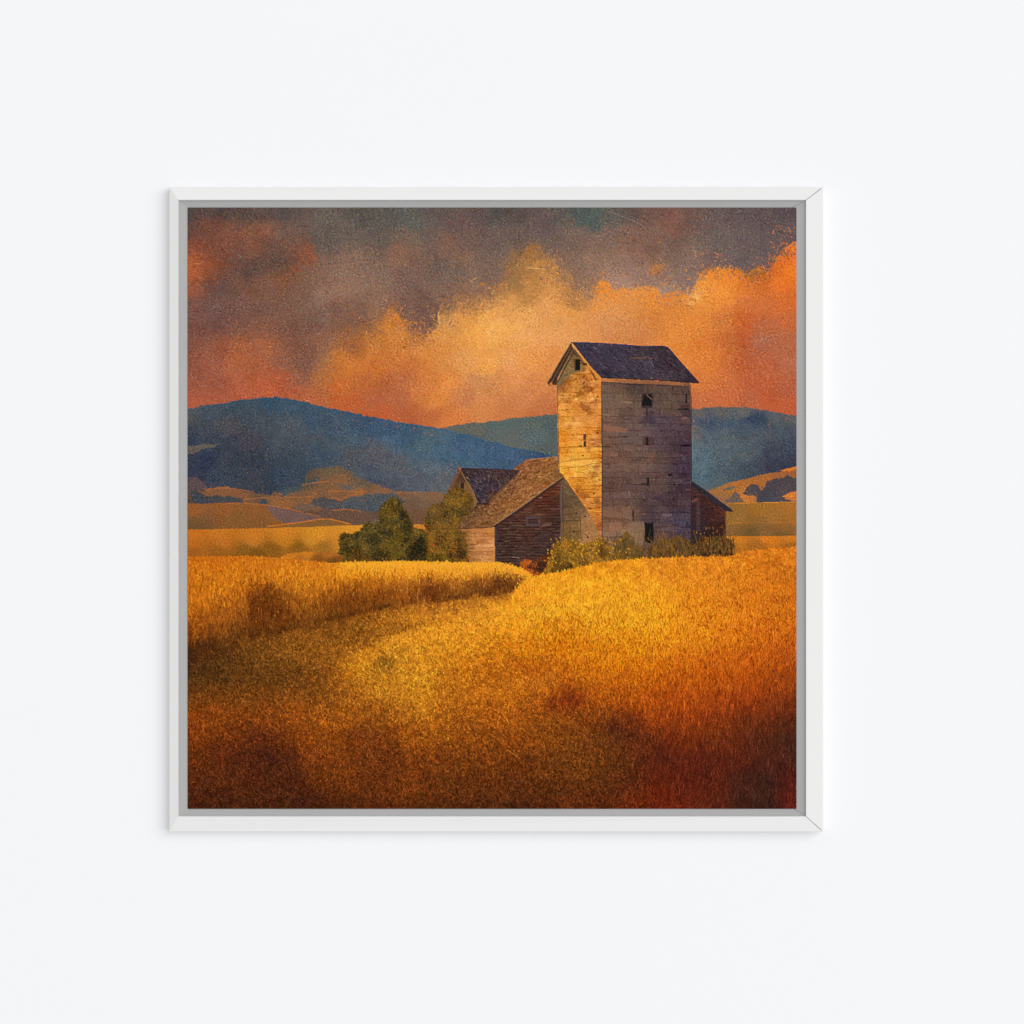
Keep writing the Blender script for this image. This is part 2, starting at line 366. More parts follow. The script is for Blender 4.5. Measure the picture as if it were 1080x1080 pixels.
    right = field([(735, 434, 104, 108, 96), (760, 434, 96, 108, 104), (785, 434, 98, 112, 108), (815, 440, 82, 102, 108), (836, 442, 86, 100, 100),
                   (735, 444, 66, 94, 116), (750, 444, 56, 88, 116), (770, 446, 60, 96, 120), (795, 443, 46, 78, 108), (820, 452, 70, 96, 108),
                   (732, 456, 96, 108, 108), (750, 460, 72, 104, 118), (770, 466, 80, 108, 114), (790, 460, 70, 98, 112), (835, 462, 64, 88, 104),
                   (732, 474, 84, 126, 138), (745, 482, 74, 116, 130), (765, 480, 74, 106, 118), (790, 478, 72, 100, 110), (812, 478, 56, 76, 94),
                   (834, 472, 58, 80, 98), (732, 496, 74, 118, 132), (745, 504, 70, 116, 130), (765, 500, 70, 102, 114), (790, 494, 60, 86, 100),
                   (815, 490, 50, 66, 88), (836, 486, 52, 66, 88), (750, 514, 80, 112, 118)], 6, 2, 5, 91, 14)
    y_r = height([(198, 900), (722, 900), (723, 432.5), (735, 431.5), (748, 430), (765, 429.6), (785, 429.8), (800, 432), (815, 434.5), (830, 437), (842, 440)])
    right = muted(right, .26, (1.06, 1, .94), (.94, .90, .90), (6, 1, 2))
    lay(smooth(-.6, .6, Y - y_r[None] + tree_edge * .8), right)

    hm = (((Y > y_near[None] + 3) & (X < 600)) | ((X > 728) & (Y > 440))).astype(np.float32)
    scumble(9000, 540, 6, 2.2, .9, .6, 43, 440., hm)
    r = np.random.default_rng(44)
    x, y = scatter(hm * (Y < 535), 5200, 45)
    t = r.random(len(x))[:, None]
    c = pick(img, x, y) + np.where(t < .35, np.array([26., 8, -10]), np.where(t < .7, np.array([-14., -16, -14]), np.array([6., 12, 14]))) * r.uniform(.4, 1.2, (len(x), 1))
    strokes(x, y, r.uniform(1, 2.6, len(x)), r.uniform(-3, 3, len(x)), .8, c, .5)
    img = img * (1 + .06 * (hm * (Y < 535) * fbm(4.5, 48, 3))[..., None])
    # low country under the hills, left
    lay(poly([(198, 470), (215, 468.5), (234, 468), (226, 472), (212, 474), (204, 479), (198, 479)], 1.2) * .75, (112, 98, 80))
    lay(poly([(198, 504), (206, 503), (214, 508), (220, 514), (198, 520)], 1.2) * .8, (100, 78, 74))
    plain = field([(205, 522, 120, 86, 66), (225, 519, 168, 106, 72), (250, 518, 168, 102, 66), (275, 521, 128, 96, 76), (300, 524, 132, 98, 74),
                   (300, 530, 186, 112, 56), (330, 528, 170, 108, 66), (325, 506, 108, 94, 82), (350, 496, 128, 106, 86), (370, 500, 122, 104, 90), (340, 512, 150, 104, 74),
                   (360, 512, 170, 110, 72), (345, 520, 160, 108, 76), (385, 512, 118, 102, 96), (400, 516, 168, 114, 84), (420, 516, 162, 110, 80), (380, 522, 186, 112, 60), (440, 520, 162, 112, 82),
                   (465, 520, 158, 112, 84), (440, 530, 138, 106, 92), (465, 534, 132, 102, 88), (445, 545, 138, 94, 70), (470, 548, 130, 98, 84),
                   (360, 538, 126, 92, 80), (340, 544, 118, 88, 84), (390, 544, 124, 92, 84), (320, 542, 124, 86, 74)], 5, 2, 5, 101, 12)
    lay(poly([(198, 519), (212, 516), (230, 514), (245, 514.5), (262, 518), (284, 521), (296, 518), (312, 512), (322, 507), (325, 499), (336, 495), (345, 492),
              (358, 492), (368, 496), (376, 502), (388, 507), (398, 510), (404, 514), (420, 518), (440, 519), (462, 519), (478, 521), (490, 530),
              (490, 565), (198, 565)], 2.4), muted(plain, .26, (1.08, 1, .93), (.86, .83, .74), (0, 0, 0)))
    # tree belts and hedges in the low country
    belt = (46, 66, 90)
    for pts, c, a in [
        ([(200, 528), (200, 521), (205, 517), (214, 520), (222, 524), (232, 522), (240, 523), (256, 526), (257, 530), (230, 531), (212, 531)], belt, .92),
        ([(273, 531), (276, 526), (279, 524), (281, 531)], (44, 68, 94), 1),
        ([(288, 520), (296, 517), (305, 514), (316, 510), (330, 505), (342, 503), (334, 509), (318, 514), (308, 521), (298, 524)], (46, 74, 98), .85),
        ([(353, 512), (360, 510), (374, 513), (372, 518), (360, 517)], (70, 88, 104), .7),
        ([(326, 532), (328, 527), (335, 525), (344, 525), (352, 526), (358, 531), (360, 537), (346, 537), (332, 536)], (60, 72, 88), .95),
        ([(358, 530), (366, 525), (374, 524), (382, 522), (388, 520), (392, 524), (398, 521), (408, 520), (418, 522), (426, 530), (400, 540), (384, 539), (370, 537), (360, 537)], (58, 82, 104), .92),
        ([(310, 535), (318, 531), (330, 532), (336, 537), (318, 540)], (98, 90, 92), .6),
        ([(390, 550), (402, 547), (410, 550), (400, 553)], (96, 98, 104), .7)]:
        lay(box(poly(pts, 2.4), .5, 1) * a * .88, np.array(c) * [1.1, 1, .9] + [6, 2, -2])
    bm = poly([(326, 532), (335, 525), (358, 530), (392, 521), (426, 525), (426, 540), (330, 537)], 1.2)
    x, y = scatter(bm, 260, 7)
    strokes(x, y, 2.0, rng.uniform(-2, -1, 260), .9, np.array([[44, 66, 92], [92, 86, 88], [64, 90, 110], [120, 92, 80]], np.float32)[rng.integers(0, 4, 260)], .6)
    # orange sunlit brows
    for pts, w in [([(214, 516), (238, 514.4), (252, 516), (268, 519)], 1.1), ([(256, 527), (276, 525), (300, 524.5), (320, 524), (334, 523)], 1.0),
                   ([(318, 512), (330, 509), (347, 507.4)], 1.1), ([(346, 518.5), (362, 517.5), (378, 518.5), (390, 520)], 1.2), ([(350, 524), (360, 527), (368, 522.5), (384, 520.5)], 1.2),
                   ([(420, 519.4), (440, 518.8), (462, 519)], 1.0), ([(350, 538), (366, 537), (380, 539)], 1.2), ([(300, 535), (318, 540), (338, 544.6)], 1.2),
                   ([(328, 518), (334, 521)], 1.4), ([(294, 520), (297, 521.5)], 1.6)]:
        line(pts, w, (186, 106, 50), .6)
    scumble(3600, 554, 3.5, 2.0, .9, .55, 46, 494., (hm * (Y > 494)).astype(np.float32))
    lay(poly([(198, 531), (214, 531), (232, 530), (256, 530.5), (280, 532), (286, 541), (300, 550), (318, 553), (318, 560), (198, 560)], .8),
        field([(203, 536, 150, 90, 46), (215, 545, 128, 84, 50), (235, 538, 146, 88, 44), (250, 548, 134, 90, 46), (270, 538, 140, 88, 46),
               (275, 550, 132, 86, 44), (300, 555, 138, 88, 44), (205, 556, 112, 82, 48)], 5, 2, 4, 111, 8))
    lay(poly([(280, 531), (298, 536), (318, 541), (338, 545), (356, 552), (326, 551), (300, 552), (288, 545)], .7) * .9, (112, 86, 80))
    line([(240, 530.6), (256, 530.2), (278, 532), (300, 535.5)], .9, (190, 108, 48), .7)
    lay(poly([(300, 555), (318, 551), (336, 547.5), (346, 546.5), (356, 549), (372, 553), (340, 556)], .5), (132, 92, 48))
    line([(282, 555), (300, 553), (318, 550.5), (336, 547.5), (346, 546.8), (356, 549), (370, 552.6)], 1.3, (206, 116, 40), .85)
    # right-hand low country
    lay(poly([(746, 518), (760, 512), (772, 508), (786, 505), (800, 502), (812, 499), (822, 498.5), (832, 494), (842, 491), (842, 600), (746, 600)], .7),
        field([(756, 514, 164, 108, 58), (775, 511, 178, 110, 50), (800, 506, 172, 104, 50), (830, 500, 160, 96, 56), (760, 526, 150, 104, 66),
               (785, 526, 198, 120, 56), (835, 522, 196, 114, 52), (810, 530, 110, 90, 80)], 5, 2, 3, 121, 8))
    lay(poly([(822, 497), (830, 494), (842, 491), (842, 494), (832, 497)], .4), (216, 122, 44))
    for pts, c in [([(783, 520), (788, 514), (794, 511), (800, 513), (803, 517), (808, 510), (816, 505), (826, 505), (832, 503), (842, 503), (842, 516), (830, 522),
                     (826, 526), (842, 528), (842, 530), (800, 530), (798, 525), (792, 523), (784, 521)], (46, 60, 86)),
                   ([(762, 515), (770, 512), (776, 514), (770, 517)], (72, 92, 98)), ([(764, 530), (770, 523), (776, 520), (782, 526), (786, 531)], (74, 84, 96)),
                   ([(748, 516), (756, 513), (758, 517)], (96, 100, 92))]:
        lay(box(poly(pts, 2.0), .5, 1) * .85, np.array(c) * [1.2, 1.02, .88] + [6, 2, 0])
    scumble(1500, 532, 3, 1.8, .8, .55, 47, 494., ((X > 746) & (Y > 494)).astype(np.float32))
    lay(poly([(824, 524), (834, 519), (842, 517.6), (842, 523), (832, 524.5)], .4), (214, 124, 48))
    lay(poly([(764, 536), (772, 531), (800, 530), (842, 529), (842, 580), (764, 580)], .3),
        field([(770, 538, 146, 102, 46), (800, 536, 160, 106, 42), (835, 534, 172, 108, 40), (780, 548, 150, 104, 50), (815, 545, 158, 106, 48), (835, 550, 162, 104, 44),
               (780, 560, 130, 92, 50), (810, 558, 134, 94, 52), (835, 560, 140, 94, 46), (790, 566, 104, 80, 44), (830, 566, 112, 84, 44)], 5, 2, 3, 131, 8))
    line([(772, 531), (800, 530), (842, 529.2)], 1.0, (216, 138, 42), .7)
    line([(768, 551.5), (800, 551), (842, 551)], .8, (186, 112, 44), .6)

    hill_mask = np.clip(smooth(420, 425, Y) * (1 - smooth(552, 560, Y)), 0, 1)

    # ---------------------------------------------------- middle fields
    y_mid = height([(198, 558.5), (250, 557.5), (300, 556.5), (330, 555.5), (384, 553.5), (420, 553), (480, 553), (600, 560), (764, 565.5), (842, 565)])
    mid = field([(203, 564, 196, 110, 32), (230, 562, 194, 114, 34), (265, 564, 198, 118, 36), (300, 562, 206, 126, 36), (335, 562, 212, 138, 40), (370, 560, 214, 142, 44),
                 (205, 574, 184, 104, 34), (235, 572, 186, 106, 34), (265, 572, 194, 116, 40), (300, 571, 194, 122, 36), (330, 570, 204, 132, 40), (360, 570, 200, 126, 40),
                 (205, 581, 160, 92, 30), (230, 581, 148, 90, 28), (260, 579, 136, 88, 28), (290, 579, 136, 86, 26), (315, 577, 142, 92, 28), (340, 577, 158, 104, 36), (270, 584, 122, 78, 22),
                 (440, 556, 200, 124, 44), (775, 568, 214, 126, 36), (810, 568, 216, 122, 34), (835, 568, 210, 120, 34), (770, 575, 170, 104, 36), (800, 575, 166, 100, 34), (835, 574, 160, 96, 34)],
                5, 2, 1.2, 141, 9)
    mm = smooth(-.5, .5, Y - y_mid[None] + .35 * NU)
    lay(mm, mid)
    midm = mm.copy()

    # ----------------------------------------------------- barn complex
    def boards(mask, dy, base_field, seed, tilt=0.0, amp=9, joint=14, dark=18, ox=0.0, fade=None):
        """plank courses with ragged gaps and butt joints"""
        r = np.random.default_rng(seed)
        lay(mask, base_field)
        ys_, xs_ = np.nonzero(mask > .5)
        ya, yb_, xa, xb = gy[ys_.min()], gy[ys_.max()], gx[xs_.min()], gx[xs_.max()]
        yy = ya
        while yy < yb_ + dy:
            h = dy * r.uniform(.75, 1.25)
            xx = xa
            while xx < xb:
                w = joint * r.uniform(.4, 1.8)
                tone = r.normal(0, amp)
                hue = r.normal(0, amp * .25)
                q, w_ = poly([(xx, yy + tilt * (xx - ox)), (xx + w, yy + tilt * (xx + w - ox)), (xx + w, yy + h + tilt * (xx + w - ox)), (xx, yy + h + tilt * (xx - ox))], .25, window=True)
                if q is not None:
                    img[w_] += (q * mask[w_])[..., None] * np.array([tone + hue, tone, tone - hue], np.float32)
                if r.random() < .8:
                    strokes(np.array([xx]), np.array([yy + tilt * (xx - ox)]), h, math.pi / 2, .7, pick(img, np.array([xx]), np.array([yy + h / 2]))[0] - dark * .8, .55, mask=mask)
                xx += w
            seg = xa
            while seg < xb:
                L = r.uniform(6, 26)
                strokes(np.array([seg]), np.array([yy + tilt * (seg - ox) + r.normal(0, .25)]), L, math.atan(tilt) + r.normal(0, .012), .8,
                        pick(img, np.array([min(seg + L / 2, xb)]), np.array([yy + 1]))[0] - dark * r.uniform(.5, 1.5), r.uniform(.4, .9), mask=mask)
                seg += L * r.uniform(.9, 1.25)
            yy += h

    def flecks(mask, n, length, ang, spread, amp, seed, width=.7, alpha=.7, warm=.3):
        r = np.random.default_rng(seed)
        x, y = scatter(mask, n, seed)
        if len(x) == 0:
            return
        c = pick(img, x, y) + r.normal(0, amp, (n, 1)) * np.array([1 + warm, 1, 1 - warm]) + r.normal(0, amp * .25, (n, 3))
        strokes(x, y, length * r.uniform(.5, 1.4, n), ang + r.normal(0, spread, n), width, c, alpha, mask=mask)

    # shed on the right
    lay(poly([(728, 510), (746, 522), (765, 536), (765, 590), (728, 590)]),
        field([(731, 518, 88, 56, 52), (745, 526, 84, 48, 42), (760, 540, 108, 60, 46), (735, 540, 72, 50, 52), (750, 540, 80, 46, 42), (760, 556, 74, 44, 38),
               (735, 560, 62, 48, 54), (748, 566, 50, 36, 36), (762, 575, 58, 42, 36)], 5) * .84)
    shed = poly([(728, 511), (746, 523), (765, 538), (765, 590), (728, 590)])
    for k in range(20):
        y0 = 514 + k * 3.1
        strokes(np.array([728.5]), np.array([y0]), 36, .01, .8, (50, 34, 36), .55, mask=shed)
    flecks(shed, 260, 4, 0, .1, 13, 401)
    lay(poly([(729, 527), (738, 526), (738, 560), (734, 560), (734, 530), (729, 531)], .3) * .5, (92, 66, 66))
    line([(729, 529), (735, 526)], 1.5, (136, 78, 60), .8)
    lay(poly([(728, 506.5), (746, 518), (758, 527.5), (771, 536.5), (773, 540), (765, 539), (752, 530), (738, 519), (728, 512)], .2), (50, 44, 50))
    line([(729, 507), (746, 518.4), (759, 528.4), (771, 537)], .8, (92, 80, 82), .8)
    line([(764, 540), (765.5, 570)], .8, (120, 72, 48), .6)

    # tower: shaded face
    shade = poly([(634, 399), (660, 401), (700, 402.5), (727.6, 404), (728.6, 470), (728.4, 592), (634, 592)])
    sfield = field([(640, 412, 98, 80, 74), (655, 420, 106, 88, 78), (645, 438, 104, 84, 76), (670, 412, 84, 70, 68), (665, 440, 98, 82, 82), (700, 412, 84, 68, 64),
                    (705, 428, 88, 74, 70), (720, 415, 80, 64, 62), (722, 440, 70, 56, 64), (695, 442, 78, 66, 80), (710, 456, 76, 62, 74), (645, 462, 104, 82, 74), (665, 462, 96, 80, 80),
                    (690, 464, 84, 70, 80), (722, 468, 62, 50, 64), (640, 486, 106, 84, 78), (660, 486, 106, 86, 80), (680, 484, 102, 82, 76), (700, 486, 84, 68, 70), (715, 486, 66, 54, 72),
                    (725, 496, 58, 46, 66), (645, 508, 92, 74, 72), (670, 508, 88, 70, 70), (695, 510, 84, 68, 68), (718, 512, 66, 54, 68), (640, 525, 98, 78, 74), (660, 525, 96, 78, 76),
                    (685, 528, 80, 66, 72), (710, 528, 70, 56, 66), (645, 543, 108, 84, 72), (660, 543, 112, 88, 76), (685, 542, 74, 62, 72), (715, 546, 66, 58, 78), (645, 557, 128, 98, 82),
                    (668, 560, 128, 102, 84), (650, 572, 108, 90, 78), (700, 558, 84, 70, 76), (720, 562, 66, 58, 78), (700, 574, 80, 64, 62)], 6, 2, 3, 151, 10)
    sfield = sfield * np.array([1.10, 1.03, .94], np.float32)
    boards(shade, 7.6, sfield, 152, tilt=.012, amp=3.8, joint=17, dark=24, ox=634)
    flecks(shade, 2400, 2.6, .01, .5, 10, 153, .8, .55, .25)
    flecks(shade, 1300, 3, math.pi / 2, .15, 12, 154, .6, .5, .25)
    flecks(shade, 120, 8, .01, .05, 13, 155, 2.2, .4, .3)
    lay(poly([(637, 449), (652, 449.5), (662, 453), (660, 456), (637, 455)], .5) * .7, (152, 100, 78))
    lay(poly([(648, 417), (655, 415), (656, 421), (649, 422)], .5) * .5, (124, 100, 82))
    lay(poly([(634.5, 538), (656, 540), (656, 547), (634.5, 545)], .6) * .55, (142, 104, 82))
    lay(poly([(657, 538), (666, 538.5), (666, 548), (657, 546)], .5) * .5, (136, 108, 90))
    lay(poly([(642, 552), (655, 550), (656, 560), (643, 560)], .7) * .5, (156, 112, 90))
    lay(poly([(662, 551), (679, 550), (679, 575), (664, 575)], .4) * .5, (138, 110, 88))
    line([(667.2, 536), (667.5, 550)], 1.6, (40, 36, 44), .9)
    for xx in (702, 704):
        line([(xx, 537), (xx + .4, 545)], .8, (104, 88, 92), .6)
    lay(poly([(679, 435), (690, 434), (689, 446), (674, 448)], 1.5, 2) * .4, (58, 46, 60))
    # openings of the shaded face
    lay(poly([(676, 415), (688.5, 415), (688.5, 430), (676.5, 430)], .6) * .8, (58, 44, 44))
    lay(poly([(677.6, 416.8), (687, 416.6), (687.4, 428), (677.8, 427.8)], .7), (28, 26, 27))
    line([(681.4, 416.4), (687, 421.6)], .8, (140, 102, 80), .85)
    line([(681.5, 429), (682, 440)], 2.0, (54, 44, 48), .8)
    line([(681, 408), (679.5, 414)], .9, (134, 96, 72), .7)
    lay(poly([(678, 460.6), (689, 460.6), (689, 470), (678, 470)], .3) * .9, (84, 58, 52))
    lay(poly([(681.2, 461), (683.6, 461), (683.6, 470), (681.2, 470)], .2), (36, 30, 34))
    line([(678, 470.6), (690, 470.8)], .7, (116, 86, 76), .8)
    lay(poly([(682, 503.5), (684.6, 503.5), (684.6, 512.6), (682, 512.6)], .2), (42, 36, 40))
    lay(poly([(722.6, 415), (724.6, 415), (724.6, 425), (722.6, 425)], .2) * .9, (40, 34, 42))
    line([(706.5, 465), (707, 470)], 1.0, (48, 40, 50), .7)
    lay(poly([(679.8, 551.4), (689, 551.4), (689, 569), (686, 573), (680, 572)], .5), (27, 26, 29))
    line([(679, 550.4), (690, 550.8)], 1.0, (64, 50, 52), .8)
    # eave board
    lay(poly([(633.5, 399), (660, 400.5), (700, 402), (727.6, 403), (727.6, 407), (718, 407), (700, 405.8), (660, 404), (634, 402.4)], .2),
        field([(636, 401, 186, 120, 68), (660, 402, 158, 100, 62), (690, 404, 142, 92, 64), (715, 405, 156, 100, 62), (726, 405, 120, 80, 62)], 5))
    line([(634, 403), (660, 404.8), (700, 406.4), (727, 407.6)], .7, (60, 46, 50), .7)
    line([(728.2, 407), (729, 520), (728.6, 585)], .8, (46, 38, 50), .8)
    line([(634.6, 404), (634.8, 585)], .9, (66, 52, 50), .75)

    # tower: sunlit face
    sun = poly([(586.8, 404), (603, 366), (634, 399), (634.2, 592), (590, 592), (589.4, 500), (588, 450)])
    ufield = field([(592, 408, 176, 122, 66), (600, 412, 206, 140, 64), (612, 408, 214, 144, 66), (626, 406, 222, 146, 66), (592, 425, 236, 166, 84), (602, 420, 226, 152, 74),
                    (615, 422, 210, 140, 64), (628, 424, 232, 156, 76), (592, 440, 226, 152, 62), (604, 446, 240, 172, 88), (618, 438, 216, 146, 70), (630, 444, 226, 146, 66),
                    (592, 460, 230, 146, 48), (605, 458, 232, 156, 64), (620, 454, 220, 142, 58), (631, 462, 232, 160, 84), (594, 478, 232, 150, 48), (605, 478, 240, 172, 66), (620, 480, 242, 174, 72),
                    (631, 480, 232, 152, 54), (594, 494, 246, 180, 66), (608, 493, 250, 190, 82), (624, 493, 244, 180, 86), (600, 500, 238, 160, 58), (612, 510, 232, 156, 56), (626, 506, 238, 170, 74),
                    (615, 522, 216, 142, 58), (628, 520, 224, 150, 62), (622, 534, 214, 140, 62), (630, 534, 218, 142, 60), (629, 550, 206, 128, 62), (625, 560, 186, 124, 74), (630, 570, 192, 122, 62),
                    (600, 580, 140, 108, 62)], 4, 2, 2.5, 161, 7)
    ufield = ufield * np.array([.99, .95, .9], np.float32)
    st = np.clip(fbm(9, 165, 4) * 1.2, 0, 1)[..., None]
    ufield = ufield * (1 - .32 * st * np.array([.8, 1.05, 1.2], np.float32))
    ufield = ufield + 16 * np.clip(fbm(6, 166, 3), 0, 1)[..., None]
    boards(sun, 6.2, ufield, 162, tilt=-.03, amp=6, joint=16, dark=30, ox=634)
    flecks(sun, 1500, 2.2, -.03, .7, 22, 163, .85, .55, .25)
    flecks(sun, 240, 5, -.03, .12, 34, 167, .9, .5, .2)
    lay(poly([(586.8, 411), (587, 404), (602, 367), (606, 368), (618, 386), (617, 391), (612, 393), (603, 394.5), (598, 399), (593, 404.5), (589, 411)], .8) * .85,
        field([(590, 404, 124, 100, 66), (597, 392, 126, 102, 68), (602, 380, 116, 92, 62), (606, 372, 84, 66, 44), (612, 380, 150, 106, 56)], 4))
    flecks(poly([(587, 410), (603, 368), (618, 388), (598, 400)]), 160, 2.6, -.1, .5, 16, 168, .8, .6, .2)
    line([(587.4, 404), (604.6, 371)], 1.6, (64, 48, 38), .7)
    line([(604, 371), (616, 385)], 1.4, (74, 54, 40), .6)
    flecks(poly([(590, 408), (612, 394), (632, 402), (632, 425), (592, 428)]), 130, 4, -.6, .6, 26, 169, 1.4, .45, .3)
    # shadow of the lean-to falling across the sunlit face
    lay(poly([(589.6, 503), (594.6, 503), (617, 535), (622, 542.5), (618, 552), (615, 562), (614, 592), (590, 592)], .6),
        field([(593, 512, 116, 94, 68), (600, 520, 104, 90, 70), (597, 532, 104, 86, 66), (608, 532, 110, 92, 68), (612, 540, 128, 102, 74), (600, 546, 108, 88, 64), (610, 552, 124, 98, 64),
               (618, 552, 150, 112, 72), (600, 562, 112, 92, 58), (612, 565, 110, 90, 58), (622, 562, 158, 116, 72), (600, 574, 120, 98, 52), (620, 574, 164, 120, 66)], 4) * np.array([1.07, .97, .86], np.float32))
    lay(box(poly([(618, 538), (626, 548), (631, 566), (631, 592), (612, 592), (612, 548)], 1.5), 1.2, 1) * .7, (160, 118, 76))
    lay(poly([(590, 503), (594.6, 503), (617, 535), (612, 550), (590, 552)], .6) * .22, (72, 58, 44))
    sh = poly([(590, 504), (595, 505), (617, 535), (628, 562), (622, 580), (590, 580)])
    flecks(sh, 420, 3, 0, .5, 16, 164, .9, .6, .2)
    for a in [[(591, 528), (606, 524)], [(592, 536), (606, 531), (611, 529)], [(592, 549), (611, 549)], [(594, 554), (594.5, 570)], [(601, 553), (600, 568)], [(612, 545), (612, 560)], [(602, 561), (612, 560)]]:
        line(a, .9, (66, 56, 46), .7)
    for hx, hy in [(606.5, 541), (615.6, 544.4), (621.5, 536), (604, 560.5), (618.5, 566.4), (625, 520.6), (631.5, 506), (629, 456.4), (613.5, 480.6)]:
        strokes(np.array([hx]), np.array([hy]), 2.0, .1, 1.4, (44, 34, 28), .9)
    for a in [[(589, 471.5), (604, 471), (618, 471.4)], [(590, 487.5), (606, 485), (633, 482.5)], [(592, 494), (612, 492), (630, 488)], [(600, 504), (622, 503), (632, 502.6)], [(619, 535.6), (633, 535)], [(607, 517), (628, 515.6)]]:
        line(a, .8, (150, 86, 32), .65)
    # openings of the sunlit face
    lay(poly([(604, 378), (606, 377.6), (612, 377.6), (612, 391), (606, 391.6)], .2), (104, 76, 46))
    lay(poly([(606.6, 379.4), (612, 379.2), (612, 390.6), (606.8, 391)], .2), (28, 28, 28))
    line([(604, 377.6), (612.4, 377.2)], 1.0, (150, 108, 60), .8)
    lay(poly([(614.4, 383.6), (618.6, 383), (619.4, 385), (615, 385.6)], .2), (40, 32, 30))
    line([(622, 390), (628.5, 401)], 1.6, (78, 54, 40), .8)
    lay(poly([(615, 458), (618, 458), (618, 464.4), (615, 464.4)], .1), (92, 62, 50))
    lay(poly([(615.4, 465.4), (618, 465.4), (618, 471), (615.4, 471)], .1), (36, 28, 26))
    lay(poly([(610, 470), (614, 469), (614, 471.4), (610, 471.4)], .3) * .8, (120, 78, 38))
    # left rake of the tower roof
    lay(poly([(602.5, 360.6), (604, 366.5), (588, 399), (586.6, 406.4), (579, 407), (576.8, 404)], .2), (62, 46, 38))
    line([(602, 361.4), (590, 381), (577.4, 403.6)], .9, (140, 104, 66), .85)
    line([(602.6, 364.6), (592, 384), (581, 404)], .9, (132, 92, 56), .7)
    lay(poly([(579, 405), (582, 402.6), (583, 406.4), (579.4, 406.8)], .1), (184, 112, 48))
    line([(587.4, 408), (588.6, 450), (589.6, 500)], .9, (118, 76, 40), .7)
    # tower roof
    roof = poly([(602.4, 360.8), (625, 361.4), (640, 362.2), (665, 364.2), (680, 365.2), (697, 364.6), (704, 366), (709, 371.5), (716, 380), (722, 387), (730, 395.6), (737.4, 403.4),
                 (736, 404.6), (726, 403.4), (700, 401.6), (672, 400.4), (650, 399.4), (634.6, 399), (622, 386), (611, 371.5)], .25)
    lay(roof, field([(612, 366, 58, 54, 76), (640, 368, 62, 56, 76), (680, 370, 62, 54, 66), (702, 372, 58, 46, 56), (625, 380, 66, 58, 78), (650, 385, 66, 58, 78), (680, 385, 70, 62, 80),
                     (705, 385, 58, 46, 58), (640, 394, 54, 48, 66), (670, 394, 62, 56, 74), (700, 396, 68, 58, 72), (726, 398, 54, 46, 58)], 6, 2, 3, 171, 8) * np.array([1.02, .98, .9], np.float32))
    flecks(roof, 1000, 4, .35, .6, 14, 172, .9, .65, .1)
    flecks(roof, 300, 6, .55, .25, 14, 173, .7, .55, -.1)
    line([(604, 361.4), (640, 362.6), (680, 365.6), (697, 365), (704, 366.4)], 1.1, (42, 48, 92), .85)
    line([(704, 366.6), (716, 380.6), (736, 403)], 1.1, (40, 42, 70), .85)
    line([(634, 398.4), (650, 399), (700, 401.4), (736, 404)], 1.2, (38, 32, 40), .85)
    line([(664.5, 377.4), (680, 377.8)], 1.2, (126, 84, 54), .8)
    line([(684, 377.6), (688, 377.8)], 1.2, (132, 62, 56), .8)
    line([(603, 362), (611, 373), (622, 387), (633.6, 399)], 1.3, (208, 142, 70), .9)
    line([(602, 364), (609, 374), (619, 387)], .8, (104, 76, 50), .6)

    # lean-to: dormer gable, roofs, walls
    lay(poly([(484.6, 493), (473, 517), (470, 530), (474, 550), (503, 548), (503, 528), (496, 512)], .3),
        field([(478, 512, 96, 70, 44), (486, 503, 80, 58, 42), (494, 516, 124, 88, 50), (498, 527, 132, 96, 58), (480, 530, 112, 88, 42)], 4))
    lay(poly([(484.6, 494), (487, 494), (475, 520), (472.6, 518)], .2), (118, 76, 52))
    lay(poly([(485.6, 510.4), (489.2, 508.6), (490, 523), (486, 524)], .2), (46, 36, 34))
    line([(485, 509), (485.4, 524)], .8, (146, 98, 62), .7)
    line([(490.4, 509), (490.6, 524)], .8, (140, 92, 58), .7)
    leanroof = poly([(541, 495), (549, 489), (555, 484.6), (570, 483.4), (588.4, 481.4), (589, 497), (594.6, 502), (575, 516), (560, 527), (540, 541), (520, 555), (500, 556.6), (482, 558),
                     (468, 558), (476, 554), (482, 550), (492, 542), (504, 532), (514, 531), (524, 520), (536, 509)], .3)
    lay(leanroof, field([(556, 488, 128, 86, 56), (580, 486, 142, 98, 60), (584, 498, 132, 96, 58), (560, 500, 134, 92, 58), (545, 504, 122, 84, 56), (572, 510, 140, 98, 60), (535, 518, 118, 82, 58),
                         (550, 518, 142, 100, 64), (520, 530, 120, 84, 58), (535, 535, 140, 98, 62), (500, 540, 108, 80, 58), (515, 546, 126, 90, 62), (490, 550, 104, 78, 58), (505, 552, 130, 94, 64)],
                        5, 2, 3, 181, 7) * np.array([1.06, .97, .84], np.float32))
    flecks(leanroof, 1300, 4.4, -.6, .35, 22, 182, .9, .7, .25)
    flecks(leanroof, 260, 2.4, .5, .4, 20, 183, .7, .6, .2)
    for hx, hy in [(563, 499), (566, 498), (540, 515), (500, 536), (537, 512)]:
        strokes(np.array([hx]), np.array([hy]), 3.2, -.3, 1.3, (54, 40, 38), .8)
    dorm = poly([(485, 493.6), (500, 494), (525, 494.4), (548.6, 496.6), (545, 501), (536, 509.6), (525, 519), (518, 527), (514, 531.6), (503, 530.6), (500.6, 520), (493, 507)], .4)
    lay(dorm, field([(492, 498, 60, 48, 58), (515, 498, 66, 54, 64), (540, 499, 66, 52, 58), (505, 510, 62, 56, 74), (520, 512, 60, 52, 68), (508, 524, 56, 54, 76), (515, 525, 82, 58, 50), (530, 506, 74, 58, 60)], 4, 2, 3, 191, 6) * np.array([1.06, .98, .86], np.float32))
    flecks(dorm, 520, 3.6, .9, .6, 21, 192, .9, .7, .2)
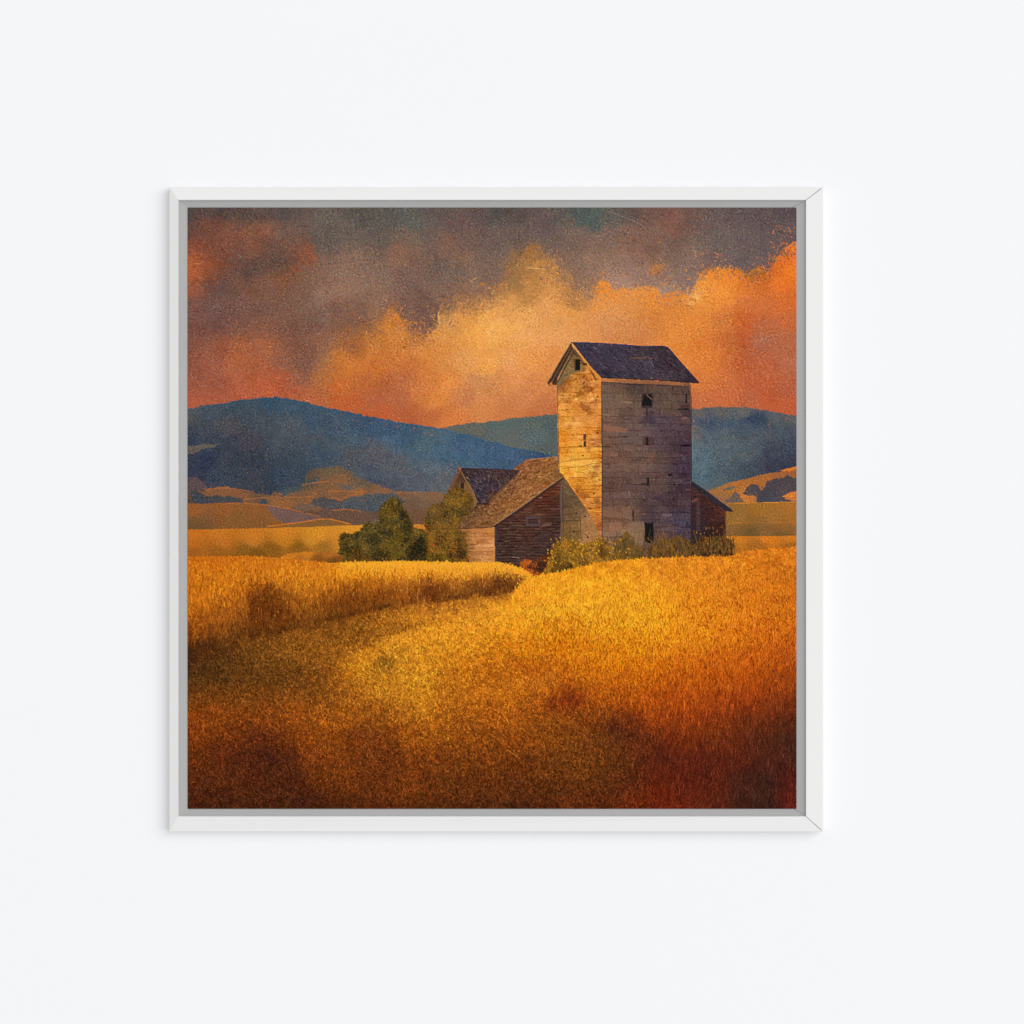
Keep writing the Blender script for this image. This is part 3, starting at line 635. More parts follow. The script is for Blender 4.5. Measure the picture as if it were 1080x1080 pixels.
    line([(486, 494), (520, 494.8), (547, 496.4)], 1.1, (66, 44, 40), .8)
    line([(485, 495), (491, 506), (500, 521), (502, 530)], 1.2, (152, 104, 66), .75)
    strokes(np.array([502.]), np.array([531.4]), 14, 0.0, 2.0, (50, 36, 34), .85)
    strokes(np.array([484.]), np.array([494.]), 2.2, 0.3, 2.2, (176, 88, 56), .9)
    line([(547, 498), (536, 509), (526, 519), (515, 531)], 1.2, (90, 66, 56), .6)
    # sunlit side wall of the lean-to
    side = poly([(482, 558), (521.6, 556), (521.6, 597), (482, 597)])
    boards(side, 4.6, field([(486, 562, 140, 96, 54), (500, 562, 188, 124, 72), (516, 562, 196, 128, 72), (490, 576, 150, 98, 52), (505, 572, 194, 126, 72), (517, 575, 204, 136, 78), (495, 588, 170, 112, 66),
                             (512, 588, 200, 132, 78)], 4), 201, tilt=-.02, amp=7, joint=13, dark=34, ox=500)
    flecks(side, 240, 4, -.1, .3, 16, 202, .8, .6, .25)
    # shaded gable wall of the lean-to
    gable = poly([(523, 555), (540, 543), (560, 529.5), (575, 518.6), (590, 509), (591.4, 509), (591.4, 600), (523, 600)])
    lay(gable, field([(583, 518, 116, 62, 44), (570, 526, 108, 58, 44), (586, 530, 92, 54, 46), (555, 538, 98, 58, 48), (535, 552, 84, 58, 54), (570, 545, 92, 60, 52), (586, 550, 76, 52, 50), (530, 570, 82, 60, 56),
                      (550, 565, 88, 60, 54), (575, 570, 80, 58, 60), (530, 588, 76, 58, 56), (555, 586, 82, 62, 60), (582, 588, 66, 52, 56)], 5, 2, 2, 211, 8) * np.array([.86, .80, .70], np.float32))
    r = np.random.default_rng(212)
    for k in range(30):
        yy = 511 + k * 3.0
        seg = 523.5
        while seg < 591:
            L = r.uniform(10, 40)
            strokes(np.array([seg]), np.array([yy + r.normal(0, .2)]), L, r.normal(0, .006), 1.0, (48, 32, 32), r.uniform(.3, .75), mask=gable)
            strokes(np.array([seg]), np.array([yy + 1.3]), L, 0, .7, (120, 82, 70), r.uniform(.05, .35), mask=gable)
            seg += L
    flecks(gable, 700, 5, 0, .06, 15, 213, .8, .6, .15)
    flecks(gable, 70, 9, 0, .04, 20, 214, 1.6, .4, .1)
    lay(poly([(554.4, 544.8), (569.6, 544.8), (569.6, 554.6), (554.4, 554.6)], .3), (86, 68, 68))
    lay(poly([(556.4, 547), (567.6, 546.6), (567.6, 552.4), (556.4, 552.4)], .2), (66, 44, 42))
    line([(556, 549.5), (568, 549.4)], .8, (96, 66, 56), .6)
    line([(570.6, 554), (570.6, 568)], 1.2, (84, 66, 68), .6)
    line([(569, 556), (569.4, 585)], .7, (58, 44, 48), .5)
    lay(poly([(521, 555), (524.4, 553.6), (524.8, 597), (521.4, 597)], .1), (62, 54, 58))
    line([(521.2, 556), (521.6, 593)], .9, (196, 128, 62), .8)
    line([(591, 511), (591.8, 550), (591, 575)], 2.4, (104, 82, 70), .85)
    line([(593.2, 512), (593.4, 560)], .8, (58, 46, 42), .7)
    # rake and eave of the lean-to
    line([(594, 503.4), (575, 517.4), (560, 528.6), (540, 542.6), (521, 555.6)], 3.2, (58, 40, 36), .9)
    line([(594.4, 501.8), (575, 515.4), (560, 526.4), (540, 540.4), (519.6, 554.4)], 1.2, (168, 118, 72), .85)
    line([(470, 557.6), (482, 557.6), (500, 556.8), (519, 555.6)], 1.3, (66, 48, 42), .85)
    line([(482, 559.2), (500, 558.2), (520, 557.2)], 1.2, (186, 118, 60), .8)
    line([(556, 484.8), (572, 483.2), (588, 481.4)], .9, (186, 136, 88), .7)

    # ---------------------------------------------------- wheat and path
    G = [(205, 592, 198, 108, 24), (230, 592, 198, 110, 24), (265, 592, 200, 112, 26), (300, 592, 204, 122, 32), (330, 590, 178, 104, 32), (355, 597, 214, 132, 34), (385, 597, 232, 152, 36), (415, 598, 240, 166, 42), (440, 597, 240, 166, 44),
         (475, 597, 242, 170, 46), (505, 597, 242, 172, 50), (535, 599, 240, 170, 48), (553, 605, 226, 154, 46),
         (205, 605, 198, 112, 22), (235, 604, 204, 120, 26), (270, 604, 206, 124, 28), (300, 605, 212, 130, 32), (335, 606, 216, 136, 34), (365, 606, 216, 134, 30), (395, 607, 218, 136, 32), (425, 606, 232, 150, 36),
         (455, 605, 218, 140, 36), (485, 605, 228, 154, 42), (515, 606, 216, 140, 40), (540, 610, 176, 114, 38),
         (205, 620, 204, 120, 26), (235, 618, 202, 120, 28), (258, 622, 176, 102, 26), (278, 622, 138, 78, 20), (296, 620, 152, 88, 24), (322, 618, 190, 116, 32), (350, 620, 168, 98, 26), (378, 622, 150, 86, 22), (405, 620, 158, 92, 26),
         (430, 618, 186, 116, 34), (452, 618, 136, 78, 26), (470, 616, 168, 104, 32), (492, 616, 196, 124, 38), (512, 616, 160, 98, 34), (530, 616, 118, 72, 28), (544, 614, 118, 70, 26),
         (203, 636, 196, 112, 22), (230, 634, 186, 108, 26), (252, 640, 158, 92, 26), (270, 638, 112, 60, 18), (290, 636, 108, 60, 18), (312, 634, 156, 92, 28), (338, 634, 138, 78, 22), (362, 636, 118, 64, 18), (388, 634, 116, 64, 18), (412, 632, 130, 74, 22),
         (436, 628, 156, 92, 30), (455, 630, 104, 56, 20), (476, 628, 136, 82, 30), (500, 624, 130, 80, 30), (522, 622, 106, 64, 26), (538, 622, 96, 54, 22),
         (203, 652, 160, 88, 20), (225, 652, 150, 84, 22), (245, 654, 150, 86, 26), (264, 652, 104, 54, 18), (285, 652, 98, 52, 16), (308, 648, 118, 68, 22), (335, 648, 104, 58, 18), (358, 646, 100, 54, 16), (382, 644, 118, 66, 20), (410, 642, 142, 88, 28),
         (436, 640, 172, 110, 36), (460, 640, 196, 126, 42), (490, 636, 204, 132, 42), (520, 632, 224, 148, 46), (545, 630, 240, 164, 46),
         (203, 668, 116, 60, 16), (222, 668, 112, 62, 20), (244, 668, 104, 60, 20), (266, 664, 88, 48, 18), (295, 664, 88, 52, 18), (322, 662, 108, 66, 22), (350, 660, 116, 72, 24), (378, 658, 140, 90, 30), (405, 656, 170, 110, 34), (435, 655, 206, 134, 38),
         (465, 656, 228, 148, 40), (495, 654, 236, 156, 44), (522, 652, 240, 160, 42),
         (201, 684, 72, 38, 16), (220, 680, 78, 42, 16), (240, 682, 78, 48, 18), (265, 678, 104, 66, 22), (292, 676, 116, 74, 24), (320, 676, 124, 78, 26), (350, 672, 120, 76, 24), (375, 670, 126, 80, 26), (398, 672, 178, 114, 32), (424, 672, 204, 132, 36),
         (452, 672, 232, 150, 36), (480, 672, 236, 154, 38), (508, 672, 228, 144, 34),
         (202, 700, 56, 36, 18), (225, 697, 72, 48, 20), (250, 696, 88, 58, 22), (278, 692, 108, 70, 24), (305, 692, 118, 76, 24), (332, 690, 118, 74, 24), (358, 686, 144, 90, 26), (380, 688, 196, 124, 30), (405, 694, 142, 96, 30), (420, 688, 184, 122, 34),
         (440, 692, 218, 144, 38), (465, 690, 214, 138, 32), (490, 690, 218, 136, 30), (515, 690, 204, 120, 26),
         (202, 716, 64, 44, 20), (228, 714, 72, 48, 20), (255, 712, 84, 54, 20), (282, 712, 86, 56, 20), (308, 714, 88, 56, 20), (335, 708, 108, 66, 22), (358, 706, 150, 92, 26), (378, 706, 192, 120, 28), (402, 706, 160, 106, 30), (425, 708, 200, 130, 34),
         (448, 712, 212, 138, 34), (470, 710, 178, 106, 26), (495, 710, 188, 108, 24), (520, 708, 182, 102, 24),
         (202, 734, 96, 54, 18), (228, 732, 108, 62, 20), (258, 732, 110, 64, 20), (285, 732, 112, 66, 22), (312, 732, 112, 66, 22), (340, 732, 124, 74, 22), (368, 730, 148, 90, 26), (395, 728, 168, 104, 28), (420, 730, 184, 116, 30), (445, 732, 196, 124, 30), (470, 732, 184, 112, 28),
         (498, 730, 192, 112, 28), (522, 728, 190, 110, 26),
         (202, 755, 124, 60, 16), (228, 752, 130, 66, 18), (255, 754, 120, 60, 18), (285, 754, 118, 60, 18), (312, 752, 140, 74, 20), (340, 754, 150, 82, 22), (368, 754, 150, 84, 22), (395, 752, 138, 80, 22), (420, 752, 148, 86, 24), (445, 754, 182, 110, 28), (470, 754, 160, 92, 24),
         (498, 752, 166, 92, 24), (522, 752, 158, 84, 22),
         (202, 776, 112, 54, 16), (228, 774, 112, 56, 16), (255, 776, 96, 46, 16), (278, 776, 76, 34, 16), (300, 776, 92, 44, 16), (325, 776, 130, 66, 18), (352, 776, 130, 68, 18), (380, 776, 96, 48, 18), (405, 776, 112, 58, 18), (432, 778, 146, 80, 20), (460, 778, 136, 76, 20),
         (490, 776, 134, 74, 20), (518, 776, 130, 70, 20),
         (202, 800, 88, 42, 16), (228, 798, 84, 38, 16), (255, 800, 72, 34, 18), (280, 798, 54, 24, 18), (302, 800, 66, 32, 18), (328, 800, 106, 52, 18), (355, 800, 116, 58, 18), (382, 800, 98, 50, 18), (408, 800, 96, 48, 18), (435, 800, 116, 60, 18), (462, 800, 108, 56, 18), (490, 800, 106, 56, 18), (518, 800, 112, 58, 18),
         (202, 824, 76, 36, 16), (232, 824, 74, 36, 16), (262, 824, 70, 32, 16), (290, 824, 66, 32, 16), (312, 824, 58, 28, 16), (340, 824, 94, 46, 16), (370, 824, 96, 48, 16), (400, 824, 88, 44, 16), (430, 824, 100, 50, 16), (460, 824, 90, 46, 16), (490, 824, 84, 44, 16), (518, 824, 90, 46, 16),
         (202, 847, 58, 28, 16), (232, 847, 56, 28, 16), (262, 847, 58, 28, 16), (292, 847, 60, 30, 16), (325, 847, 54, 26, 16), (355, 847, 64, 32, 14), (385, 847, 74, 36, 14), (415, 847, 78, 38, 14), (445, 847, 74, 38, 14), (480, 847, 68, 34, 14), (515, 847, 70, 36, 16)]
    Rr = [(565, 614, 244, 160, 36), (590, 608, 246, 164, 38), (620, 602, 240, 156, 34), (650, 600, 236, 152, 36), (690, 596, 228, 144, 42), (725, 594, 224, 138, 38), (760, 594, 220, 132, 36), (800, 588, 222, 130, 36), (835, 584, 218, 126, 36),
          (552, 628, 246, 164, 38), (580, 624, 250, 170, 38), (610, 620, 252, 174, 40), (645, 618, 250, 170, 38), (680, 616, 240, 156, 36), (715, 612, 226, 140, 34), (750, 610, 222, 134, 34), (790, 606, 216, 126, 32), (830, 604, 210, 120, 32),
          (545, 646, 248, 168, 40), (575, 644, 252, 178, 42), (605, 640, 254, 180, 42), (640, 638, 254, 180, 40), (670, 636, 252, 174, 36), (700, 634, 246, 162, 34), (735, 632, 228, 138, 30), (770, 630, 222, 130, 30), (805, 626, 212, 120, 28), (836, 624, 204, 112, 28),
          (540, 664, 238, 152, 34), (570, 664, 238, 150, 28), (600, 660, 240, 154, 30), (630, 660, 248, 164, 34), (660, 658, 250, 168, 34), (690, 656, 248, 166, 34), (720, 654, 238, 150, 32), (755, 652, 232, 140, 30), (790, 650, 220, 126, 28), (832, 648, 210, 116, 26),
          (535, 684, 206, 120, 24), (560, 684, 216, 126, 20), (590, 684, 214, 122, 18), (620, 682, 222, 132, 24), (650, 680, 228, 136, 22), (680, 678, 236, 146, 26), (710, 676, 238, 148, 28), (740, 674, 228, 136, 28), (775, 672, 218, 124, 26), (810, 670, 208, 112, 26), (836, 672, 196, 102, 24),
          (530, 704, 184, 104, 24), (552, 704, 168, 88, 20), (575, 704, 186, 100, 20), (605, 704, 206, 114, 20), (635, 702, 214, 120, 18), (665, 700, 216, 120, 18), (695, 700, 212, 118, 20), (725, 698, 206, 110, 22), (760, 696, 196, 100, 22), (795, 694, 192, 94, 22), (832, 696, 172, 80, 22),
          (535, 718, 194, 112, 26), (556, 720, 198, 114, 30), (580, 718, 182, 104, 26), (600, 720, 170, 86, 18), (628, 720, 198, 108, 20), (660, 720, 196, 100, 18), (690, 720, 194, 98, 18), (720, 720, 186, 92, 18), (755, 718, 178, 84, 18), (790, 718, 172, 78, 18), (832, 720, 144, 64, 18),
          (540, 738, 172, 96, 22), (565, 740, 162, 88, 22), (585, 742, 128, 58, 18), (605, 740, 116, 46, 18), (625, 740, 152, 78, 20), (655, 742, 166, 80, 18), (685, 742, 166, 76, 18), (715, 742, 162, 72, 18), (750, 742, 150, 64, 18), (785, 742, 142, 58, 18), (832, 744, 108, 46, 20),
          (545, 758, 150, 82, 22), (575, 760, 126, 70, 20), (600, 762, 122, 66, 20), (625, 758, 122, 62, 20), (645, 762, 92, 46, 20), (668, 762, 110, 46, 20), (690, 764, 144, 60, 18), (720, 764, 138, 54, 18), (755, 764, 118, 46, 18), (790, 766, 98, 40, 20), (832, 768, 68, 30, 22),
          (545, 782, 130, 68, 18), (575, 782, 120, 66, 18), (605, 784, 108, 60, 20), (635, 784, 98, 54, 20), (655, 776, 70, 36, 22), (680, 784, 82, 36, 20), (700, 786, 100, 32, 18), (730, 786, 100, 34, 18), (765, 786, 92, 32, 20), (800, 788, 72, 28, 22), (834, 790, 54, 26, 26),
          (545, 806, 96, 48, 16), (575, 806, 96, 52, 18), (605, 806, 96, 54, 18), (635, 806, 94, 52, 18), (662, 806, 78, 42, 18), (690, 806, 72, 24, 20), (715, 808, 78, 24, 20), (745, 808, 76, 24, 20), (775, 808, 74, 24, 20), (805, 810, 62, 24, 24), (834, 812, 60, 24, 24),
          (545, 828, 74, 38, 16), (575, 828, 78, 40, 16), (605, 828, 80, 42, 16), (640, 828, 80, 42, 18), (670, 828, 72, 34, 18), (695, 828, 86, 26, 18), (725, 828, 80, 24, 18), (755, 828, 76, 24, 20), (785, 828, 58, 24, 24), (810, 828, 42, 22, 24), (835, 828, 76, 22, 22),
          (545, 847, 62, 32, 16), (575, 847, 66, 32, 16), (605, 847, 82, 38, 16), (640, 847, 78, 36, 16), (670, 847, 90, 34, 14), (695, 847, 98, 28, 16), (725, 847, 86, 26, 18), (760, 847, 76, 24, 18), (790, 847, 48, 24, 24), (810, 847, 42, 22, 24), (835, 847, 88, 22, 22)]
    ground = box(field(G + Rr, 11, 1.9, 7, 221, 26), 4, 1)
    rgt = field([(560, 612, 240, 158, 40), (548, 620, 234, 150, 38)] + Rr + [q for q in G if q[0] > 440 and q[1] > 638], 11, 1.9, 7, 222, 26)
    fringe = np.abs(lattice(1.3, 40, 231)) * 2.2 + np.abs(lattice(2.6, 60, 232)) * 1.5
    y_l = height([(198, 587.4), (230, 586.8), (262, 586.6), (294, 588.4), (310, 590), (330, 592), (350, 594), (380, 594), (400, 593.6), (430, 593),
                  (470, 594), (500, 594.4), (528, 594.6), (540, 597), (550, 601), (560, 606), (566, 612), (570, 900)])
    lm = smooth(-.5, .5, Y - y_l[None] + fringe * smooth(340, 370, X) * .8)
    # weeds standing before the buildings come before the wheat in front of them
    LEAF = fbm(2.6, 499, 3)

    def bush(pts, n, tones, seed, wob=3.0, length=3.0, width=1.1, under=.9, spread=1.3, ang=-1.57, base=None, alpha=.9, leafy=.34):
        r = np.random.default_rng(seed)
        tones = [(a * 1.07, b * .96, c_ * .8) for a, b, c_ in tones]
        m = poly(pts, wob)
        if leafy:
            near_m = box(m, 2.2, 2)
            m = ((near_m + .55 * leafy * LEAF > .48) & (near_m > .06)).astype(np.float32)
        if under:
            lay(m * under, base if base is not None else tones[0])
        x, y = scatter(m, n, seed)
        tones = np.array(tones, np.float32)
        fx = fbm(9, seed, 3)
        k = np.clip((pick(fx, x, y) * 1.3 + r.normal(0, .42, n) + 1) / 2, 0, .999) * len(tones)
        c = tones[k.astype(int)] + r.normal(0, 8, (n, 1)) + r.normal(0, 3, (n, 3))
        strokes(x, y, length * r.uniform(.4, 1.3, n), ang + r.normal(0, spread, n), width, c, alpha, bend=r.normal(0, .5, n))
        # stray leaves past the outline
        q = np.clip(box(m, 2.4, 1) * 2, 0, 1) * (m < .5) * (box(m, 2.4, 1) > .12)
        x, y = scatter(q, n // 4, seed + 1)
        if len(x):
            strokes(x, y, length * .6, r.uniform(-3.1, 3.1, len(x)), width * .8, tones[r.integers(0, len(tones), len(x))], .8)

    # yellow-olive bush against the lean-to
    bush([(449, 596), (450, 570), (446, 552), (452, 540), (450, 534), (458, 531), (468, 531), (472, 520), (478, 516), (486, 516), (494, 520), (500, 528), (497, 538), (488, 546), (484, 556), (490, 566), (492, 578), (494, 596)],
         1900, [(60, 50, 26), (80, 66, 28), (96, 78, 30), (110, 88, 34), (130, 100, 38)], 501, 4, 2.6, .9, under=.5, base=(84, 66, 30), leafy=.5)
    bush([(470, 596), (474, 580), (484, 572), (492, 580), (494, 596)], 260, [(52, 42, 28), (84, 64, 28), (120, 86, 34), (150, 94, 40)], 502, 2, 2.6, 1.0, under=.5)
    bush([(440, 596), (444, 586), (456, 584), (466, 586), (476, 590), (478, 596)], 300, [(88, 78, 28), (118, 100, 32), (96, 72, 28), (64, 54, 24)], 503, 2, 2.4, 1.0, under=.8)
    # dark tree
    bush([(358, 598), (357, 588), (360, 578), (357, 570), (362, 563), (372, 566), (378, 562), (386, 556), (388, 551), (396, 553), (402, 548), (401, 540), (404, 533), (409, 528), (416, 525), (422, 530), (424, 537),
          (430, 541), (434, 548), (433, 555), (440, 558), (447, 560), (450, 568), (448, 580), (449, 598)],
         4200, [(42, 42, 28), (64, 60, 32), (80, 74, 36), (94, 84, 40), (116, 98, 44)], 504, 2.0, 2.4, .9, base=(66, 56, 28))
    for pts, n, t in [([(392, 592), (398, 578), (408, 576), (414, 584), (412, 594)], 210, [(36, 36, 24), (48, 44, 26), (62, 54, 28)]),
                      ([(428, 592), (428, 578), (436, 572), (446, 568), (449, 576), (446, 592)], 330, [(32, 33, 22), (44, 42, 26), (60, 54, 28)]),
                      ([(420, 560), (430, 552), (436, 558), (430, 570), (422, 572)], 140, [(44, 44, 24), (60, 56, 26)]),
                      ([(412, 592), (410, 574), (416, 562), (426, 560), (424, 576), (420, 592)], 300, [(88, 78, 32), (104, 90, 34), (76, 68, 30)]),
                      ([(364, 594), (366, 578), (380, 576), (392, 586), (390, 596)], 330, [(60, 52, 24), (82, 66, 28), (104, 74, 30), (46, 42, 24)]),
                      ([(402, 544), (408, 532), (416, 530), (418, 540), (408, 550)], 180, [(84, 72, 30), (100, 84, 34), (70, 60, 28)])]:
        bush(pts, n, t, 510 + n, 4, 2.4, .9, under=.15, alpha=.75)
    strokes(np.array([454.5, 456.]), np.array([573.6, 574.4]), 2.2, .1, 1.3, (190, 62, 36), .9)
    # growth by the tower
    bush([(556, 612), (556, 600), (562, 594), (572, 586), (580, 582), (584, 600), (576, 610)], 420, [(52, 36, 30), (84, 52, 32), (128, 74, 34), (178, 98, 40), (70, 46, 30)], 520, 2.6, 2.4, 1.0, under=.75)
    bush([(544, 602), (550, 592), (560, 592), (566, 598), (566, 612), (556, 608)], 260, [(60, 40, 32), (130, 68, 34), (170, 88, 38), (190, 110, 40)], 521, 2.4, 2.4, .9, under=.5)
    bush([(574, 610), (578, 592), (584, 578), (590, 572), (600, 572), (610, 574), (620, 572), (630, 570), (640, 572), (646, 580), (656, 584), (664, 588), (668, 598), (640, 606)],
         1700, [(84, 64, 26), (112, 86, 28), (134, 104, 32), (152, 116, 36), (178, 132, 44)], 522, 3.2, 3.0, .9, under=.6, spread=.9, base=(112, 84, 34), leafy=.6, alpha=.75)
    bush([(578, 606), (586, 594), (600, 592), (606, 602)], 160, [(60, 48, 24), (96, 74, 28)], 523, 2, 2.4, 1.0, under=.3)
    bush([(646, 600), (650, 578), (656, 564), (664, 562), (668, 574), (678, 580), (680, 596)], 520, [(72, 62, 34), (100, 80, 34), (126, 98, 36), (86, 78, 46)], 524, 3, 3.4, .8, under=.4, spread=.6, leafy=.5, alpha=.7)
    bush([(674, 598), (682, 582), (690, 574), (698, 570), (706, 573), (714, 567), (722, 570), (729, 576), (732, 596)], 900, [(66, 56, 40), (88, 68, 40), (108, 82, 42), (78, 62, 40), (132, 92, 40)], 525, 3, 3.6, .8, under=.55, spread=.6, leafy=.5, alpha=.7)
    bush([(728, 596), (729, 580), (736, 572), (743, 566), (751, 569), (757, 564), (764, 570), (769, 575), (772, 583), (775, 590), (766, 594)], 1000,
         [(40, 32, 28), (54, 42, 30), (76, 56, 32), (60, 44, 30), (108, 74, 34)], 526, 4, 3.8, .8, under=.5, spread=.6, base=(52, 40, 32), alpha=.6, leafy=.5)
    r = np.random.default_rng(527)
    n = 80
    x, y = r.uniform(729, 774, n), 556 + 34 * r.uniform(0, 1, n) ** .8
    strokes(x, y, r.uniform(1.5, 4, n), r.normal(-1.4, .5, n), 1.0, np.array([[166, 98, 38], [130, 78, 34], [186, 116, 42]], np.float32)[r.integers(0, 3, n)], .55)
    n = 210                                              # thin weeds up the walls
    x = np.concatenate([r.uniform(692, 774, 150), r.uniform(642, 692, 60)])
    strokes(x, r.uniform(574, 592, n), r.uniform(5, 20, n), -1.57 + r.normal(0, .28, n), .7, np.array([[112, 80, 40], [146, 98, 40], [74, 56, 34], [92, 74, 40]], np.float32)[r.integers(0, 4, n)], .5, bend=r.normal(0, .4, n))
    for k in range(10):                                  # tall stalks
        x0, y0 = r.uniform(640, 768), r.uniform(570, 590)
        strokes(np.array([x0]), np.array([y0]), r.uniform(12, 26), -1.57 + r.normal(0, .2), .7, (116, 84, 38), .6, bend=r.normal(0, .3))
    n = 110
    x, y = r.uniform(576, 664, n), r.uniform(566, 598, n)
    strokes(x, y, r.uniform(1, 2.4, n), r.uniform(-3, 3, n), 1.1, np.array([[206, 150, 44], [226, 156, 48], [186, 132, 40]], np.float32)[r.integers(0, 3, n)], .75)

    # the standing crop left of the track: bright heads, dark foot
    bank_foot = height([(198, 698), (212, 691), (225, 684), (240, 679), (255, 672), (268, 673), (285, 668), (300, 665), (340, 657), (380, 647), (430, 638), (470, 634), (520, 628), (540, 624), (552, 616),
                        (560, 610), (566, 606), (842, 560)])
    BX = [198, 225, 240, 258, 264, 290, 304, 320, 360, 400, 430, 455, 480, 510, 530, 550]
    BC = [[(198, 110, 24), (204, 120, 26), (182, 102, 22), (120, 64, 18), (54, 31, 14)], [(198, 110, 24), (206, 122, 28), (184, 106, 26), (136, 76, 22), (72, 42, 18)],
          [(200, 112, 26), (206, 122, 28), (186, 108, 28), (146, 84, 26), (88, 54, 20)], [(200, 112, 26), (204, 122, 28), (164, 94, 26), (126, 72, 24), (92, 54, 20)],
          [(200, 112, 26), (202, 120, 28), (122, 66, 18), (98, 52, 16), (86, 50, 18)], [(204, 122, 32), (206, 124, 30), (124, 70, 20), (96, 51, 16), (90, 53, 18)],
          [(204, 120, 32), (210, 128, 32), (152, 90, 26), (114, 64, 20), (100, 60, 20)],
          [(206, 120, 32), (212, 130, 32), (178, 108, 30), (142, 84, 26), (110, 66, 22)], [(222, 142, 36), (216, 134, 30), (152, 88, 24), (110, 60, 18), (106, 64, 22)],
          [(242, 164, 42), (224, 142, 34), (160, 92, 26), (114, 62, 18), (118, 70, 24)], [(242, 168, 46), (234, 154, 40), (190, 118, 36), (148, 86, 28), (136, 82, 30)],
          [(242, 168, 46), (224, 144, 38), (136, 78, 26), (98, 53, 20), (116, 68, 26)], [(244, 172, 50), (232, 156, 44), (186, 116, 38), (138, 84, 32), (128, 78, 30)],
          [(244, 172, 52), (226, 150, 44), (160, 98, 34), (108, 66, 28), (116, 70, 28)], [(242, 172, 52), (212, 140, 44), (126, 78, 30), (94, 56, 24), (98, 57, 24)],
          [(230, 158, 48), (212, 142, 42), (150, 94, 34), (118, 70, 28), (108, 64, 26)]]
    BC = np.array(BC, np.float32)
    wx = gx[None, :] + 3 * fbm(14, 223, 3)
    tt = np.clip((Y - y_l[None]) / np.maximum(bank_foot - y_l, 4)[None] + .10 * fbm(9, 224, 3) + .06 * lattice(1.6, 30, 225), 0, .999)
    crop = np.zeros((PH, PW, 3), np.float32)
    for ch in range(3):
        cols = [np.interp(wx, BX, BC[:, k, ch]) for k in range(5)]
        q = tt * 4
        for k in range(4):
            sel = (q >= k) & (q < k + 1)
            f = q - k
            crop[..., ch] = np.where(sel, cols[k] * (1 - f) + cols[k + 1] * f, crop[..., ch])
    lay(poly([(294, 589), (299, 586.4), (304, 584), (310, 583), (320, 582.2), (340, 582.2), (354, 582.6), (362, 586), (362, 597), (330, 597), (300, 592)], .6),
        field([(304, 587, 206, 122, 34), (325, 584, 204, 124, 36), (348, 584, 178, 104, 36), (318, 590, 180, 106, 32), (335, 590, 132, 80, 28), (352, 592, 118, 74, 28), (300, 590, 206, 122, 32)], 4))
    lay(lm, ground)
    # the shaded strip along the bank and the sunlit shoulder of the track
    shadow_strip = poly([(300, 668), (340, 662), (380, 655), (420, 656), (440, 655), (452, 656), (436, 664), (416, 670), (402, 675.5), (384, 684), (368, 693), (357, 704), (330, 706), (300, 690)], 3.0)
    lay(box(shadow_strip, 1.6, 1) * .55, (134, 84, 26))
    lay(box(poly([(360, 704), (369, 694), (386, 685.5), (404, 677), (428, 670), (460, 663), (500, 656), (500, 668), (450, 680), (410, 690), (384, 704)], 3), 3, 2) * .5, (226, 146, 36))
    strip = poly([(556, 634), (500, 649), (440, 665), (400, 681), (376, 696), (372, 716), (396, 742), (430, 760), (462, 746), (452, 720), (470, 698), (516, 676), (556, 652)], 5.0)
    lay(box(strip, 5, 2) * .24, (236, 160, 44))
    foot_soft = bank_foot[None] - np.abs(lattice(1.4, 30, 226)) * 3 + 2 * fbm(6, 227, 2)
    lay(lm * smooth(1.6, -1.6, -(foot_soft - Y)) * (X < 566), crop)
    lay(box(poly([(262, 668), (261, 648), (264, 634), (274, 622), (286, 617), (298, 621), (304, 634), (306, 652), (302, 666), (290, 670), (276, 673)], 4.5), 1.6, 2) * .36, (92, 50, 16))
    lay(box((np.abs(Y - bank_foot[None] + 2) < 2).astype(np.float32) * (X > 262) * (X < 545), 1, 1) * np.clip(.7 + fbm(9, 228, 2), 0, 1) * .75, (66, 37, 15))
    y_rt = height([(198, 900), (538, 900), (539, 634), (543, 624), (549, 617), (556, 611.5), (564, 609), (575, 606.5), (590, 604), (610, 599.6), (625, 596), (645, 592.6), (670, 591), (690, 590), (730, 588.6),
                   (770, 587.6), (780, 584.6), (790, 582), (812, 580), (842, 577.6)])
    rm = smooth(-.5, .5, Y - y_rt[None] + fringe)
    rm = np.maximum(rm, smooth(628, 640, Y) * smooth(500, 545, X))
    rgt = box(rgt, 4, 1)
    lay(rm, rgt)
    gm = np.maximum(lm, rm)
    img = np.where(gm[..., None] > .5, img * np.array([1.0, .95, .86], np.float32), img)
    img = np.where(gm[..., None] > .5, img + np.array([15., 7, 4], np.float32) * np.clip(1 - img[..., :1] / 190, 0, 1), img)
    rr_ = smooth(640, 720, X) * smooth(745, 790, Y)
    img = img * (1 - rr_[..., None] * np.array([.04, -.10, .0], np.float32)) + rr_[..., None] * np.array([3, 2, 0], np.float32)
    base = img.copy()

    # wheat: thousands of stalks; long and upright at the right and in the
    # left-hand bank, short and tangled over the mown track
    r = np.random.default_rng(601)
    n = 78000
    ys_, xs_ = np.nonzero(gm > .5)
    s = r.integers(0, len(xs_), n)
    x, y = gx[xs_[s]].astype(np.float64), gy[ys_[s]].astype(np.float64)
    order = np.argsort(y + r.normal(0, 3, n))
    x, y = x[order], y[order]
    foot = np.interp(x, gx, bank_foot)
    rt_foot = np.interp(x, [540, 560, 580, 600, 620, 650, 680, 842], [640, 705, 740, 752, 765, 790, 860, 860])
    bank = (y < foot) & (x < 565)
    wheat = (x > 540) & (y < rt_foot)
    track = ~(bank | wheat)
    size = 1.5 + 5.2 * np.clip((y - 585) / 260, 0, 1)
    L = np.where(track, size * r.uniform(.5, 1.1, n), size * r.uniform(.9, 2.2, n))
